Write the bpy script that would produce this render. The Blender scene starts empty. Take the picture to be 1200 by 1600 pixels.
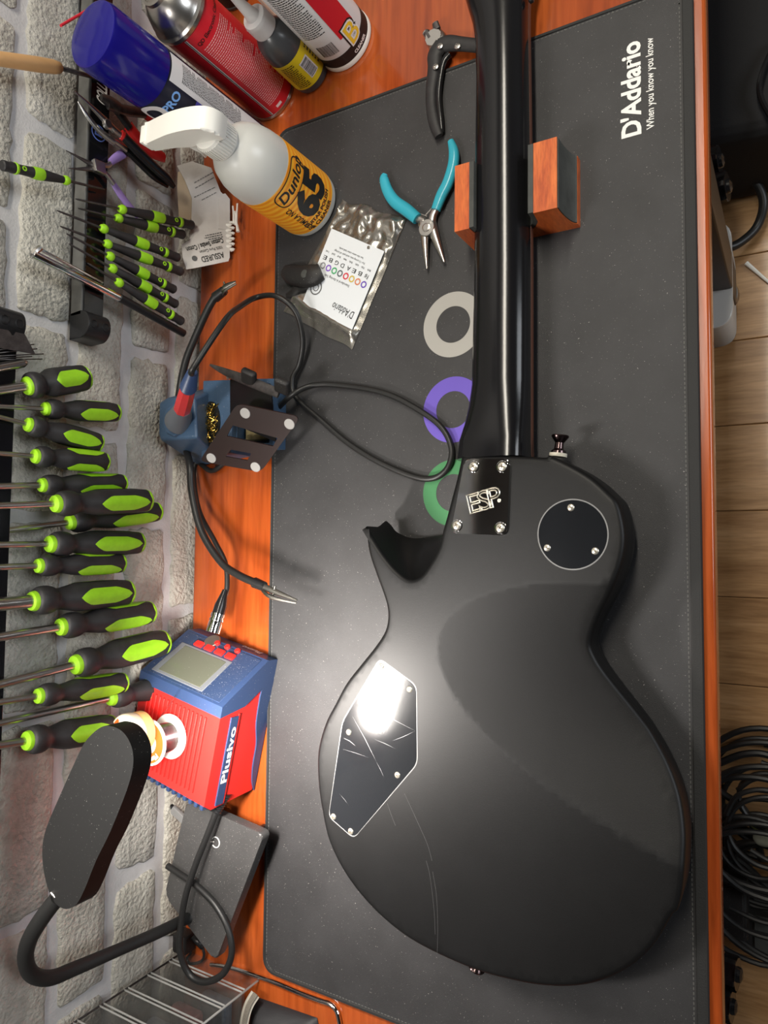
import bpy, bmesh, math, random
from mathutils import Vector as V, Matrix as M, noise
from mathutils.geometry import delaunay_2d_cdt
R = random.Random(7)
S = bpy.context.scene
C = S.collection
PI = math.pi
# ---------------------------------------------------------------- camera
CAMZ = .625; FPX = 1100.
XW = -.64            # plane of the brick wall;  desk top is z = 0,  +x points away from the wall,  +z up
AX = V((.8634, -.0200, -.5041)).normalized(); AY = V((.0089, -.9985, .0549)); AY = (AY - AY.dot(AX) * AX).normalized(); AZ = AX.cross(AY)
# AX/AY/AZ: the world axes seen in camera space (right, down, forward)
cam_d = bpy.data.cameras.new('camera'); cam = bpy.data.objects.new('camera', cam_d); C.objects.link(cam)
rt = V((AX[0], AY[0], AZ[0])); dn = V((AX[1], AY[1], AZ[1])); fw = V((AX[2], AY[2], AZ[2]))
mw = M((( rt[0], -dn[0], -fw[0], 0), (rt[1], -dn[1], -fw[1], 0), (rt[2], -dn[2], -fw[2], CAMZ), (0, 0, 0, 1)))
cam.matrix_world = mw
cam_d.sensor_fit = 'HORIZONTAL'; cam_d.sensor_width = 36; cam_d.lens = 36 * FPX / 1200; cam_d.clip_start = .01
S.camera = cam
# ---------------------------------------------------------------- world, lights, exposure
w = bpy.data.worlds.new('world'); S.world = w; w.use_nodes = True
w.node_tree.nodes['Background'].inputs[0].default_value = (.62, .66, .72, 1)
w.node_tree.nodes['Background'].inputs[1].default_value = .35
def area(name, loc, target, sx, sy, power, color):
    d = bpy.data.lights.new(name, 'AREA'); d.shape = 'RECTANGLE'; d.size = sx; d.size_y = sy; d.energy = power; d.color = color
    o = bpy.data.objects.new(name, d); C.objects.link(o); o.location = loc
    o.rotation_euler = (V(target) - V(loc)).to_track_quat('-Z', 'Y').to_euler(); return o
area('ceiling_light', (-.05, .98, 1.62), (-.05, .97, 0), .19, 1.2, 25, (1, .93, .80))
area('added_glow_light', (-.585, -.16, .74), (-.40, -.10, 0), .09, .30, 6.0, (1, .955, .90))  # unseen soft light, added for the broad glow on the guitar back
area('window_light', (2.12, .45, .75), (0, .2, .05), 1.1, 1.3, 37, (.90, .95, 1))
S.view_settings.view_transform = 'Standard'; S.view_settings.look = 'None'; S.view_settings.gamma = 1
S.view_settings.use_curve_mapping = False; S.view_settings.exposure = .0

# ---------------------------------------------------------------- helpers
def ray(px, py):
    d = V((px - 600, py - 800, FPX)); return V((AX.dot(d), AY.dot(d), AZ.dot(d)))
def P(px, py, z=0.):                  # the point at height z that the photograph shows at this pixel
    r = ray(px, py); t = (z - CAMZ) / r[2]; return V((r[0] * t, r[1] * t, z))
def Wp(px, py, d=0.):                 # the point d in front of the brick wall
    r = ray(px, py); t = (XW + d) / r[0]; return V((XW + d, r[1] * t, CAMZ + r[2] * t))
def depth(p): return fw.dot(p - V((0, 0, CAMZ)))
def wm(o):
    m = o.matrix_basis.copy()
    while o.parent: o = o.parent; m = o.matrix_basis @ m
    return m
def tag(o, label=None, cat=None, group=None, kind=None):
    for k, v in (('label', label), ('category', cat), ('group', group), ('kind', kind)):
        if v: o[k] = v
    return o
def thing(name, label, cat, loc=(0, 0, 0), mat4=None, group=None):
    o = bpy.data.objects.new(name, None); C.objects.link(o); o.empty_display_size = .02
    if mat4 is not None: o.matrix_world = mat4; o.matrix_basis = mat4
    else: o.location = loc
    return tag(o, label, cat, group)
def mk(name, bm, m, parent=None, world=True, smooth=True, label=None, sharp=38):
    """bmesh (world coordinates unless world=False) -> one mesh object under parent"""
    bmesh.ops.recalc_face_normals(bm, faces=bm.faces)
    o = bpy.data.objects.new(name, bpy.data.meshes.new(name)); C.objects.link(o)
    if parent: 
        o.parent = parent
        if world: bm.transform(wm(parent).inverted())
    elif world and bm.verts:
        c = sum((v.co for v in bm.verts), V()) / len(bm.verts); c.z = min(v.co.z for v in bm.verts)
        bm.transform(M.Translation(-c)); o.location = c
    if smooth:
        ar = sum(f.calc_area() for f in bm.faces) / max(1, len(bm.faces)); few = len(bm.faces) < 400
        for f in bm.faces: f.smooth = not (len(f.verts) > 6 or (few and f.calc_area() > 5 * ar))
        for e in bm.edges:
            if len(e.link_faces) == 2 and e.calc_face_angle(0) > math.radians(sharp): e.smooth = False
    bm.to_mesh(o.data); bm.free()
    for x in (m if isinstance(m, (list, tuple)) else [m]): o.data.materials.append(x)
    if label: o['label'] = label
    return o
def copy_tree(o, parent=None):
    c = o.copy(); C.objects.link(c)
    if parent: c.parent = parent
    for ch in [x for x in C.objects if x.parent == o]: copy_tree(ch, c)
    return c
def box(bm, lo, hi, bev=0, mat4=None, seg=2):
    lo, hi = V(lo), V(hi)
    r = bmesh.ops.create_cube(bm, size=1); vs = r['verts']
    for v in vs: v.co = V([(lo[i] + hi[i]) / 2 + v.co[i] * (hi[i] - lo[i]) for i in range(3)])
    if bev:
        es = list({e for v in vs for e in v.link_edges})
        r = bmesh.ops.bevel(bm, geom=es, offset=bev, segments=seg, profile=.5, affect='EDGES'); vs = list({v for f in r['faces'] for v in f.verts} | {v for v in vs if v.is_valid})
    if mat4: bmesh.ops.transform(bm, matrix=mat4, verts=vs)
    return bm
def frame(o, z, x=None):
    """matrix with local +Z along z, local X near x, at o"""
    z = V(z).normalized(); x = V(x) if x is not None else (V((0, 0, 1)) if abs(z.z) < .9 else V((1, 0, 0)))
    x = (x - x.dot(z) * z).normalized(); y = z.cross(x)
    return M(((x[0], y[0], z[0], o[0]), (x[1], y[1], z[1], o[1]), (x[2], y[2], z[2], o[2]), (0, 0, 0, 1)))
def lathe(bm, prof, seg=32, mat4=None, capped=True, sq=0):
    rings = []
    for r, z in prof:
        r = max(r, 1e-5)
        rings.append([bm.verts.new((r * math.cos(a) , r * math.sin(a), z)) for a in [2 * PI * i / seg for i in range(seg)]])
    for a, b in zip(rings, rings[1:]):
        for i in range(seg): bm.faces.new((a[i], a[(i + 1) % seg], b[(i + 1) % seg], b[i]))
    if capped:
        bm.faces.new(rings[0][::-1]); bm.faces.new(rings[-1])
    if mat4: bmesh.ops.transform(bm, matrix=mat4, verts=[v for r in rings for v in r])
    return bm
def rod(bm, a, b, r0, r1=None, seg=16):
    a, b = V(a), V(b); return lathe(bm, [(r0, 0), (r1 if r1 is not None else r0, (b - a).length)], seg, frame(a, b - a))
def smooth_pts(pts, n=6, closed=False):
    out = []; k = len(pts)
    for i in range(k if closed else k - 1):
        p0 = pts[(i - 1) % k] if closed or i > 0 else pts[0]; p1 = pts[i]; p2 = pts[(i + 1) % k]; p3 = pts[(i + 2) % k] if closed or i + 2 < k else pts[-1]
        for j in range(n):
            t = j / n; out.append(tuple(.5 * ((2 * b) + (-a + c) * t + (2 * a - 5 * b + 4 * c - d) * t * t + (-a + 3 * b - 3 * c + d) * t ** 3) for a, b, c, d in zip(p0, p1, p2, p3)))
    if not closed: out.append(tuple(pts[-1]))
    return out
def tube(bm, pts, rad, seg=10, n=6, flat=1., up=None, sm=True):
    """tube through pts; rad a number or a list per point; flat squashes the section along up"""
    rr = rad if isinstance(rad, (list, tuple)) else [rad] * len(pts)
    q = [tuple(p) + (r,) for p, r in zip(pts, rr)]
    if sm and len(pts) > 2: q = smooth_pts(q, n)
    ps = [V(x[:3]) for x in q]; rings = []; prev = None
    for i, p in enumerate(ps):
        t = (ps[min(i + 1, len(ps) - 1)] - ps[max(i - 1, 0)]).normalized()
        if up is not None: u = V(up); u = (u - u.dot(t) * t).normalized()
        else:
            u = prev if prev is not None else (V((0, 0, 1)) if abs(t.z) < .9 else V((1, 0, 0)))
            u = (u - u.dot(t) * t).normalized()
        prev = u; s = t.cross(u); r = max(q[i][3], 1e-5)
        rings.append([bm.verts.new(p + r * (math.cos(a) * s + flat * math.sin(a) * u)) for a in [2 * PI * k / seg for k in range(seg)]])
    for a, b in zip(rings, rings[1:]):
        for i in range(seg): bm.faces.new((a[i], a[(i + 1) % seg], b[(i + 1) % seg], b[i]))
    bm.faces.new(rings[0][::-1]); bm.faces.new(rings[-1]); return bm
def prism(bm, pts, z0, z1, bev=0, mat4=None, seg=2, holes=()):
    """polygon (2-D) between z0 and z1 (z0 < z1), optional bevel of the rim, optional holes"""
    if holes:
        vs = [V(p[:2]) for p in pts]; edges = [(i, (i + 1) % len(pts)) for i in range(len(pts))]
        for h in holes:
            k = len(vs); vs += [V(p[:2]) for p in h]; edges += [(k + i, k + (i + 1) % len(h)) for i in range(len(h))]
        r = delaunay_2d_cdt(vs, edges, [], 3 if False else 1, 1e-7); ov, oe, of = r[0], r[1], r[2]
        def inside(c, poly):
            k = False; n = len(poly)
            for i in range(n):
                a, b = poly[i], poly[(i + 1) % n]
                if (a[1] > c[1]) != (b[1] > c[1]) and c[0] < (b[0] - a[0]) * (c[1] - a[1]) / (b[1] - a[1]) + a[0]: k = not k
            return k
        fs = []
        for f in of:
            c = sum((ov[i] for i in f), V((0, 0))) / len(f)
            if inside(c, pts) and not any(inside(c, h) for h in holes): fs.append(f)
        nv = []
        top = [bm.verts.new((v[0], v[1], z1)) for v in ov]; bot = [bm.verts.new((v[0], v[1], z0)) for v in ov]; cnt = {}
        for f in fs:
            bm.faces.new([top[i] for i in f]); bm.faces.new([bot[i] for i in reversed(f)])
            for i in range(len(f)):
                a, b = f[i], f[(i + 1) % len(f)]; cnt[(a, b)] = 1
        for (a, b) in cnt:
            if (b, a) not in cnt: bm.faces.new((top[b], top[a], bot[a], bot[b]))
        nv = [v for v in top + bot if v.link_faces]
        for v in top + bot:
            if not v.link_faces: bm.verts.remove(v)
    else:
        top = [bm.verts.new((p[0], p[1], z1)) for p in pts]; bot = [bm.verts.new((p[0], p[1], z0)) for p in pts]
        ft = bm.faces.new(top); fb = bm.faces.new(bot[::-1]); n = len(pts)
        for i in range(n): bm.faces.new((top[i], bot[i], bot[(i + 1) % n], top[(i + 1) % n]))
        nv = top + bot
        if bev:
            r = bmesh.ops.bevel(bm, geom=list(ft.edges), offset=bev, segments=seg, profile=.5, affect='EDGES')
            nv = list({v for f in r['faces'] for v in f.verts} | {v for v in nv if v.is_valid})
    if mat4: bmesh.ops.transform(bm, matrix=mat4, verts=nv)
    return bm
def round_poly(pts, r, n=4):
    out = []; k = len(pts)
    for i in range(k):
        a, b, c = V(pts[i - 1][:2]), V(pts[i][:2]), V(pts[(i + 1) % k][:2]); d0 = (a - b); d1 = (c - b); rr = min(r, d0.length * .45, d1.length * .45)
        s, e = b + d0.normalized() * rr, b + d1.normalized() * rr
        for j in range(n + 1):
            t = j / n; out.append(tuple((1 - t) ** 2 * s + 2 * t * (1 - t) * b + t * t * e))
    return out
def circle(c, r, n=32): return [(c[0] + r * math.cos(2 * PI * i / n), c[1] + r * math.sin(2 * PI * i / n)) for i in range(n)]
def BM(): return bmesh.new()
def text_bm(s, size, bold=0., align='LEFT', outline=False, shear=0, space=1.):
    c = bpy.data.curves.new('t', 'FONT'); c.body = s; c.size = size; c.offset = bold; c.align_x = align; c.shear = shear; c.space_character = space; c.resolution_u = 3
    if outline: c.fill_mode = 'NONE'; c.bevel_depth = size * .022; c.bevel_resolution = 0
    o = bpy.data.objects.new('t', c); C.objects.link(o)
    me = bpy.data.meshes.new_from_object(o.evaluated_get(bpy.context.evaluated_depsgraph_get()))
    bpy.data.objects.remove(o); bpy.data.curves.remove(c)
    bm = BM(); bm.from_mesh(me); bpy.data.meshes.remove(me); return bm
def wrap(bm, m4, r, th0, z0):
    """flat x,y -> surface of a cylinder (radius r, axis local z of m4), starting at angle th0, height z0"""
    xs = [v.co.x for v in bm.verts]; k = math.floor(min(xs) / (r * .12)) + 1
    while k * r * .12 < max(xs):
        bmesh.ops.bisect_plane(bm, geom=bm.verts[:] + bm.edges[:] + bm.faces[:], dist=1e-7, plane_co=(k * r * .12, 0, 0), plane_no=(1, 0, 0)); k += 1
    for v in bm.verts:
        a = th0 + v.co.x / r; v.co = m4 @ V(((r + v.co.z) * math.cos(a), (r + v.co.z) * math.sin(a), z0 + v.co.y))
    return bm
def patch(bm, x0, y0, x1, y1, nx=1):
    """flat quad strip cut in nx columns, so it can be wrapped"""
    a = [(bm.verts.new((x0 + (x1 - x0) * i / nx, y0, 0)), bm.verts.new((x0 + (x1 - x0) * i / nx, y1, 0))) for i in range(nx + 1)]
    for i in range(nx): bm.faces.new((a[i][0], a[i + 1][0], a[i + 1][1], a[i][1]))
    return bm
def fine_print(bm, x0, y0, x1, y1, rows, rnd=R, wl=.0016):
    """rows of small word-like bars"""
    h = (y1 - y0) / rows
    for k in range(rows):
        x = x0; end = x1 - (x1 - x0) * (rnd.random() * .3 if rnd.random() < .35 else 0)
        while x < end:
            l = wl * rnd.uniform(.5, 1.9); patch(bm, x, y0 + h * k + h * .28, min(x + l, x1), y0 + h * k + h * .72); x += l + wl * .35
    return bm
def barcode(bm, x0, y0, x1, y1, rnd=R, horiz=False):
    t = 0; L = (y1 - y0) if horiz else (x1 - x0)
    while t < L:
        b = L * rnd.choice((.012, .02, .035)); b = min(b, L - t)
        patch(bm, *( (x0, y0 + t, x1, y0 + t + b) if horiz else (x0 + t, y0, x0 + t + b, y1))); t += b + L * rnd.choice((.015, .025, .035))
    return bm

# ---------------------------------------------------------------- materials
def mat(name, col, rough=.5, metal=0., var=0., vscale=40., bump=0., bscale=200., coat=0., trans=0., ior=1.45, alpha=1., stretch=(1, 1, 1), col2=None, spec=.5, detail=4., dust=0., sheen=0.):
    m = bpy.data.materials.new(name); m.use_nodes = True; nt = m.node_tree; b = nt.nodes['Principled BSDF']; L = nt.links
    b.inputs['Roughness'].default_value = rough; b.inputs['Metallic'].default_value = metal; b.inputs['Coat Weight'].default_value = coat
    b.inputs['Coat Roughness'].default_value = .08
    b.inputs['Transmission Weight'].default_value = trans; b.inputs['IOR'].default_value = ior; b.inputs['Alpha'].default_value = alpha
    b.inputs['Specular IOR Level'].default_value = spec; b.inputs['Sheen Weight'].default_value = sheen
    c1 = tuple(col) + (1,); b.inputs['Base Color'].default_value = c1
    if var or bump or dust or col2:
        tc = nt.nodes.new('ShaderNodeTexCoord'); mp = nt.nodes.new('ShaderNodeMapping'); mp.inputs['Scale'].default_value = stretch; L.new(tc.outputs['Object'], mp.inputs['Vector'])
        out = None
        if var or col2:
            n = nt.nodes.new('ShaderNodeTexNoise'); n.inputs['Scale'].default_value = vscale; n.inputs['Detail'].default_value = detail; n.inputs['Roughness'].default_value = .6; L.new(mp.outputs[0], n.inputs['Vector'])
            r = nt.nodes.new('ShaderNodeValToRGB'); r.color_ramp.elements[0].position = .3; r.color_ramp.elements[1].position = .7
            r.color_ramp.elements[0].color = tuple(x * (1 - var) for x in col) + (1,); r.color_ramp.elements[1].color = (tuple(col2) if col2 else tuple(min(1, x * (1 + var)) for x in col)) + (1,)
            L.new(n.outputs['Fac'], r.inputs[0]); out = r.outputs[0]; L.new(out, b.inputs['Base Color'])
        if dust:
            n = nt.nodes.new('ShaderNodeTexNoise'); n.inputs['Scale'].default_value = 900; n.inputs['Detail'].default_value = 2; L.new(tc.outputs['Object'], n.inputs['Vector'])
            r = nt.nodes.new('ShaderNodeValToRGB'); r.color_ramp.elements[0].position = .73 - .06 * dust; r.color_ramp.elements[1].position = .80 - .06 * dust; L.new(n.outputs['Fac'], r.inputs[0])
            mx = nt.nodes.new('ShaderNodeMix'); mx.data_type = 'RGBA'; L.new(r.outputs[0], mx.inputs['Factor'])
            if out: L.new(out, mx.inputs['A'])
            else: mx.inputs['A'].default_value = c1
            mx.inputs['B'].default_value = (.45, .43, .40, 1); L.new(mx.outputs['Result'], b.inputs['Base Color'])
        if bump:
            n = nt.nodes.new('ShaderNodeTexNoise'); n.inputs['Scale'].default_value = bscale; n.inputs['Detail'].default_value = 5; L.new(mp.outputs[0], n.inputs['Vector'])
            bp = nt.nodes.new('ShaderNodeBump'); bp.inputs['Strength'].default_value = bump; bp.inputs['Distance'].default_value = .001; L.new(n.outputs['Fac'], bp.inputs['Height']); L.new(bp.outputs[0], b.inputs['Normal'])
    return m
BLK = mat('black_plastic', (.012, .012, .013), .35, bump=.1, bscale=700)
BLKM = mat('matte_black', (.014, .013, .013), .55, bump=.2, bscale=900, dust=.3)
RUB = mat('dark_rubber', (.022, .021, .022), .55, var=.25, vscale=90, bump=.15, bscale=900)
GRN = mat('lime_green', (.30, .62, .02), .42, var=.08, vscale=120)
STEEL = mat('steel', (.55, .53, .50), .28, 1., bump=.05, bscale=900)
DSTEEL = mat('dark_steel', (.13, .12, .12), .38, .9, var=.3, vscale=150)
CHROME = mat('chrome', (.80, .80, .80), .06, 1.)
WHITE = mat('white_plastic', (.80, .79, .74), .38)
INK = mat('black_ink', (.012, .012, .012), .5)
WINK = mat('white_ink', (.80, .79, .76), .5)
CABLE = mat('cable_black', (.013, .013, .013), .42)
SCREW = mat('nickel_screw', (.78, .74, .64), .3, .85)
GTOP = mat('guitar_satin_black', (.0045, .0045, .0048), .46, var=.25, vscale=14, bump=.08, bscale=1400, spec=.32)
GNECK = mat('neck_gloss_black', (.006, .006, .007), .17, bump=.02, bscale=200)
GLOSS = mat('plate_gloss_black', (.010, .011, .013), .12, bump=.03, bscale=60)
REDB = mat('signal_red', (.66, .022, .018), .42)
NAVY = mat('navy_plastic', (.028, .052, .125), .38, dust=.3)
NAVYD = mat('navy_dusty_plastic', (.026, .046, .105), .42, dust=1.2)

def wood(name, c1, c2, c3, scale, stretch, rough=.25, coat=.5, seams=False):
    m = mat(name, c1, rough, coat=coat); nt = m.node_tree; L = nt.links; b = nt.nodes['Principled BSDF']
    tc = nt.nodes.new('ShaderNodeTexCoord'); mp = nt.nodes.new('ShaderNodeMapping'); mp.inputs['Scale'].default_value = stretch; L.new(tc.outputs['Object'], mp.inputs['Vector'])
    n = nt.nodes.new('ShaderNodeTexNoise'); n.inputs['Scale'].default_value = scale; n.inputs['Detail'].default_value = 7; n.inputs['Roughness'].default_value = .65; n.inputs['Distortion'].default_value = .6; L.new(mp.outputs[0], n.inputs['Vector'])
    r = nt.nodes.new('ShaderNodeValToRGB'); e = r.color_ramp.elements; e[0].position = .3; e[0].color = tuple(c2) + (1,); e[1].position = .72; e[1].color = tuple(c3) + (1,)
    k = e.new(.5); k.color = tuple(c1) + (1,); L.new(n.outputs['Fac'], r.inputs[0])
    n2 = nt.nodes.new('ShaderNodeTexNoise'); n2.inputs['Scale'].default_value = scale * 9; n2.inputs['Detail'].default_value = 3; L.new(mp.outputs[0], n2.inputs['Vector'])
    mx = nt.nodes.new('ShaderNodeMix'); mx.data_type = 'RGBA'; mx.blend_type = 'MULTIPLY'; mx.inputs['Factor'].default_value = .45
    r2 = nt.nodes.new('ShaderNodeValToRGB'); r2.color_ramp.elements[0].position = .35; r2.color_ramp.elements[0].color = (.55, .5, .45, 1); r2.color_ramp.elements[1].position = .6; L.new(n2.outputs['Fac'], r2.inputs[0])
    L.new(r.outputs[0], mx.inputs['A']); L.new(r2.outputs[0], mx.inputs['B']); L.new(mx.outputs['Result'], b.inputs['Base Color'])
    bp = nt.nodes.new('ShaderNodeBump'); bp.inputs['Strength'].default_value = .06; bp.inputs['Distance'].default_value = .001; L.new(n2.outputs['Fac'], bp.inputs['Height']); L.new(bp.outputs[0], b.inputs['Normal'])
    return m
DESK = wood('cherry_desk', (.36, .068, .013), (.25, .040, .008), (.44, .095, .018), 3.0, (7, .5, 3), .22, .5)
FLOORM = wood('oak_laminate', (.42, .235, .10), (.27, .135, .05), (.52, .31, .15), 5, (.5, 5, 3), .4, .1)
CRAD = wood('cradle_wood', (.52, .10, .020), (.28, .035, .008), (.68, .17, .035), 12, (5, .8, 1), .35, .3)
MATM = mat('mat_cloth', (.030, .0295, .031), .52, var=.18, vscale=18, bump=.35, bscale=1800, dust=.2)

# ---------------------------------------------------------------- the room
def struct(name, bm, m, parent=None, **k):
    o = mk(name, bm, m, parent, **k)
    if not parent: o['kind'] = 'structure'
    return o
PLAST = mat('painted_wall', (.13, .125, .12), .8, var=.05, vscale=3)
CEIL = mat('ceiling_paint', (.055, .054, .052), .85)
MORT = mat('white_mortar', (.54, .53, .53), .85, var=.06, vscale=60, bump=.45, bscale=420)
FZ = -.74
wall = struct('wall_left', box(BM(), (XW - .10, -1.6, FZ), (XW - .004, 1.6, 1.70)), MORT, smooth=False)
struct('wall_right', box(BM(), (2.2, -1.6, FZ), (2.3, 1.6, 1.70)), PLAST, smooth=False)
struct('wall_front', box(BM(), (XW - .1, -1.7, FZ), (2.3, -1.6, 1.70)), PLAST, smooth=False)
struct('wall_back', box(BM(), (XW - .1, 1.6, FZ), (2.3, 1.7, 1.70)), PLAST, smooth=False)
struct('ceiling', box(BM(), (XW - .1, -1.7, 1.70), (2.3, 1.7, 1.78)), CEIL, smooth=False)
floor = struct('floor', box(BM(), (XW - .1, -1.7, FZ - .10), (2.3, 1.7, FZ - .006)), mat('floor_underlay', (.05, .03, .02), .9), smooth=False)
pm = []
for k in range(5):
    x0 = 0
    bm = box(BM(), (-.60, -.0745, 0), (.60, .0745, .006), .0012, seg=1); me = mk('plank', bm, FLOORM, floor, world=False, smooth=False); pm.append(me.data); bpy.data.objects.remove(me)
for i in range(17):
    for j in range(3):
        o = bpy.data.objects.new('plank', pm[0]); C.objects.link(o); o.parent = floor
        c = V((-.10 + 1.2 * j - (.37 * (i % 3)), -1.2 + .15 * i, FZ - .0062)); o.location = wm(floor).inverted() @ c
# bricks: courses by height, each an uneven stone-faced slip
BRK = []
for k, (c, c2) in enumerate([((.44, .42, .365), (.55, .53, .47)), ((.47, .445, .385), (.57, .545, .485)), ((.42, .405, .36), (.52, .50, .455))]):
    m = mat('brick_face', c, .85, var=.12, vscale=85, col2=c2, bump=1., bscale=240, detail=10); BRK.append(m)
    m.node_tree.nodes['Bump'].inputs['Distance'].default_value = .0040
def brick(y0, y1, z0, z1, k):
    rnd = random.Random(int(y0 * 977) + int(z0 * 7919)); bm = BM(); nx, nz = 16, 7; g = []
    jl, jr, jt, jb = [[rnd.uniform(-.0022, .0022) for _ in range(20)] for _ in range(4)]
    sk = rnd.uniform(-.004, .004)
    for i in range(nx + 1):
        row = []
        for j in range(nz + 1):
            ey = min(i, nx - i); ez = min(j, nz - j)
            u = i / nx; v = j / nz; u = .014 if i == 1 else .986 if i == nx - 1 else u; v = .05 if j == 1 else .95 if j == nz - 1 else v
            yl = y0 + jl[j] + sk * v + (.0035 if ez == 0 else .0012 if ez == 1 else 0); yr = y1 + jr[j] + sk * v - (.0035 if ez == 0 else .0012 if ez == 1 else 0)
            zl = z0 + jb[i] + (.0020 if ey == 0 else .0008 if ey == 1 else 0); zr = z1 + jt[i] - (.0020 if ey == 0 else .0008 if ey == 1 else 0)
            y = yl + (yr - yl) * u; z = zl + (zr - zl) * v
            e = min(ey, ez); d = (.0008 if e < .5 else .0026 + .0005 * noise.noise(V((y * 60, z * 60, k))) + .0006 * noise.noise(V((y * 18, z * 24, k + 5))))
            row.append(bm.verts.new((XW - .0035 + d, y, z)))
        g.append(row)
    for i in range(nx):
        for j in range(nz): bm.faces.new((g[i][j], g[i + 1][j], g[i + 1][j + 1], g[i][j + 1]))
    rim = [g[i][0] for i in range(nx + 1)] + [g[nx][j] for j in range(1, nz + 1)] + [g[i][nz] for i in range(nx - 1, -1, -1)] + [g[0][j] for j in range(nz - 1, 0, -1)]
    bk = [bm.verts.new((XW - .008, v.co.y, v.co.z)) for v in rim]
    for i in range(len(rim)): bm.faces.new((rim[i], rim[(i + 1) % len(rim)], bk[(i + 1) % len(rim)], bk[i]))
    o = mk('brick', bm, BRK[k % 3], wall, sharp=60)
k = 0
for r in range(-1, 20):
    z0 = -.033 + .0675 * (r + 1) - .0335; z0 = .0335 + .0673 * (r - 0); ph = .4185 if r % 2 == 0 else .316
    for i in range(-3, 7) if r < 6 else range(-1, 5) if r < 12 else range(0, 3):
        ya = ph - .1945 * i; k += 1
        brick(ya - .1945 + .0065, ya - .0065, z0 + .0062, z0 + .0611, k + r)
# ---------------------------------------------------------------- desk and mat
desk = thing('workbench', 'cherry-red varnished wooden workbench with a rounded front edge', 'workbench', (-.35, 0, FZ))
mk('tabletop', box(BM(), (XW + .006, -1.2, -.024), (-.0565, 1.2, 0), .003, seg=3), DESK, desk)
legm = mat('leg_paint', (.055, .04, .03), .4)
for (px, py) in ((1148, 462), (1148, 1560)):
    c = P(px, py, FZ); c.x = min(c.x, -.02)
    if py > 1000: c.y = -1.0
    lg = mk('leg', box(BM(), (c.x - .055, c.y - .03, FZ + .035), (c.x + .005, c.y + .03, -.024), .003), legm, desk)
    mk('levelling_foot', lathe(BM(), [(.028, 0), (.030, .004), (.028, .014), (.012, .018), (.012, .036)], 24, M.Translation((c.x - .022, c.y, FZ))), STEEL, lg)
MZ = .004
mt = thing('work_mat', 'long black cloth work mat with stitched edge lying on the bench', 'mat', (-.29, 0, 0))
mo = [(-.5095, .484), (-.0675, .484), (-.0675, -.457), (-.5095, -.457)]
mp = round_poly(mo, .016, 6)
mk('mat_sheet', prism(BM(), mp, .0002, MZ, .0006), MATM, mt)
bm = BM(); q = [V((x, y, MZ - .0008)) for x, y in round_poly([(a * .9985 + b * .0015 * 0 if 0 else a, b) for a, b in mo], .016, 6)]
tube(bm, q + [q[0]], .0022, 6, sm=False)
box(bm, (-.0745, -.452, MZ - .001), (-.0668, .479, MZ + .0012), .0009)
mk('edge_binding', bm, mat('binding', (.017, .017, .017), .7, bump=.3, bscale=900), mt)
bm = BM(); per = [V((x, y)) for x, y in round_poly([(-.5065, .481), (-.0765, .481), (-.0765, -.454), (-.5065, -.454)], .014, 6)]
acc = 0
for a, b in zip(per, per[1:] + per[:1]):
    L_ = (b - a).length; d = (b - a).normalized() if L_ > 1e-6 else V((1, 0)); nrm = V((-d.y, d.x)); t = 0
    while t < L_:
        c = a + d * t; vs = [bm.verts.new((*(c + d * s * .0011 + nrm * w_ * .00045), MZ + .0002)) for s, w_ in ((-1, -1), (1, -1), (1, 1), (-1, 1))]; bm.faces.new(vs); t += .0038
st = mk('stitching', bm, mat('thread', (.10, .10, .095), .8), mt, smooth=False); st['kind'] = 'stuff'
def flat_text(name, s, size, p0, dirx, m, parent, bold=0., h=.00025, align='LEFT', outline=False, fit=None, up=V((0, 0, 1)), shear=0, label=None):
    """text lying on a plane with normal up, reading along dirx, lower left at p0; fit = wanted length"""
    bm = text_bm(s, size, bold, align, outline, shear); 
    if fit:
        xs = [v.co.x for v in bm.verts]; k = fit / (max(xs) - min(xs)); bmesh.ops.scale(bm, vec=(k, 1, 1), verts=bm.verts)
    f = frame(V(p0) + V(up).normalized() * h, up, dirx); bm.transform(f)
    return mk(name, bm, m, parent, smooth=False, label=label)
a, b = P(1001, 211, MZ), P(1001, 63, MZ)
flat_text('brand_lettering', "D'Addario", .0225, a, (0, 1, 0), WINK, mt, .0007, fit=(b - a).length)
a, b = P(1022, 200, MZ), P(1022, 57, MZ)
flat_text('slogan_lettering', "When you know you know", .0088, a, (0, 1, 0), WINK, mt, .0001, fit=(b - a).length)
for nm, py, c in (('grey', 507, (.36, .35, .325)), ('purple', 640, (.12, .075, .42)), ('green', 770, (.035, .17, .06)), ('red', 905, (.4, .02, .02))):
    cc = P(708, py, MZ); ro = (P(708, py, MZ) - P(658, py, MZ)).length; bm = BM()
    prism(bm, circle((cc.x, cc.y), .0325, 64), MZ - .001, MZ + .0002, holes=[circle((cc.x, cc.y), .0182, 48)])
    mk('printed_ring', bm, mat('ring_ink', c, .6, bump=.2, bscale=2500), mt, smooth=False, label=nm + ' printed ring')

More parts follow.
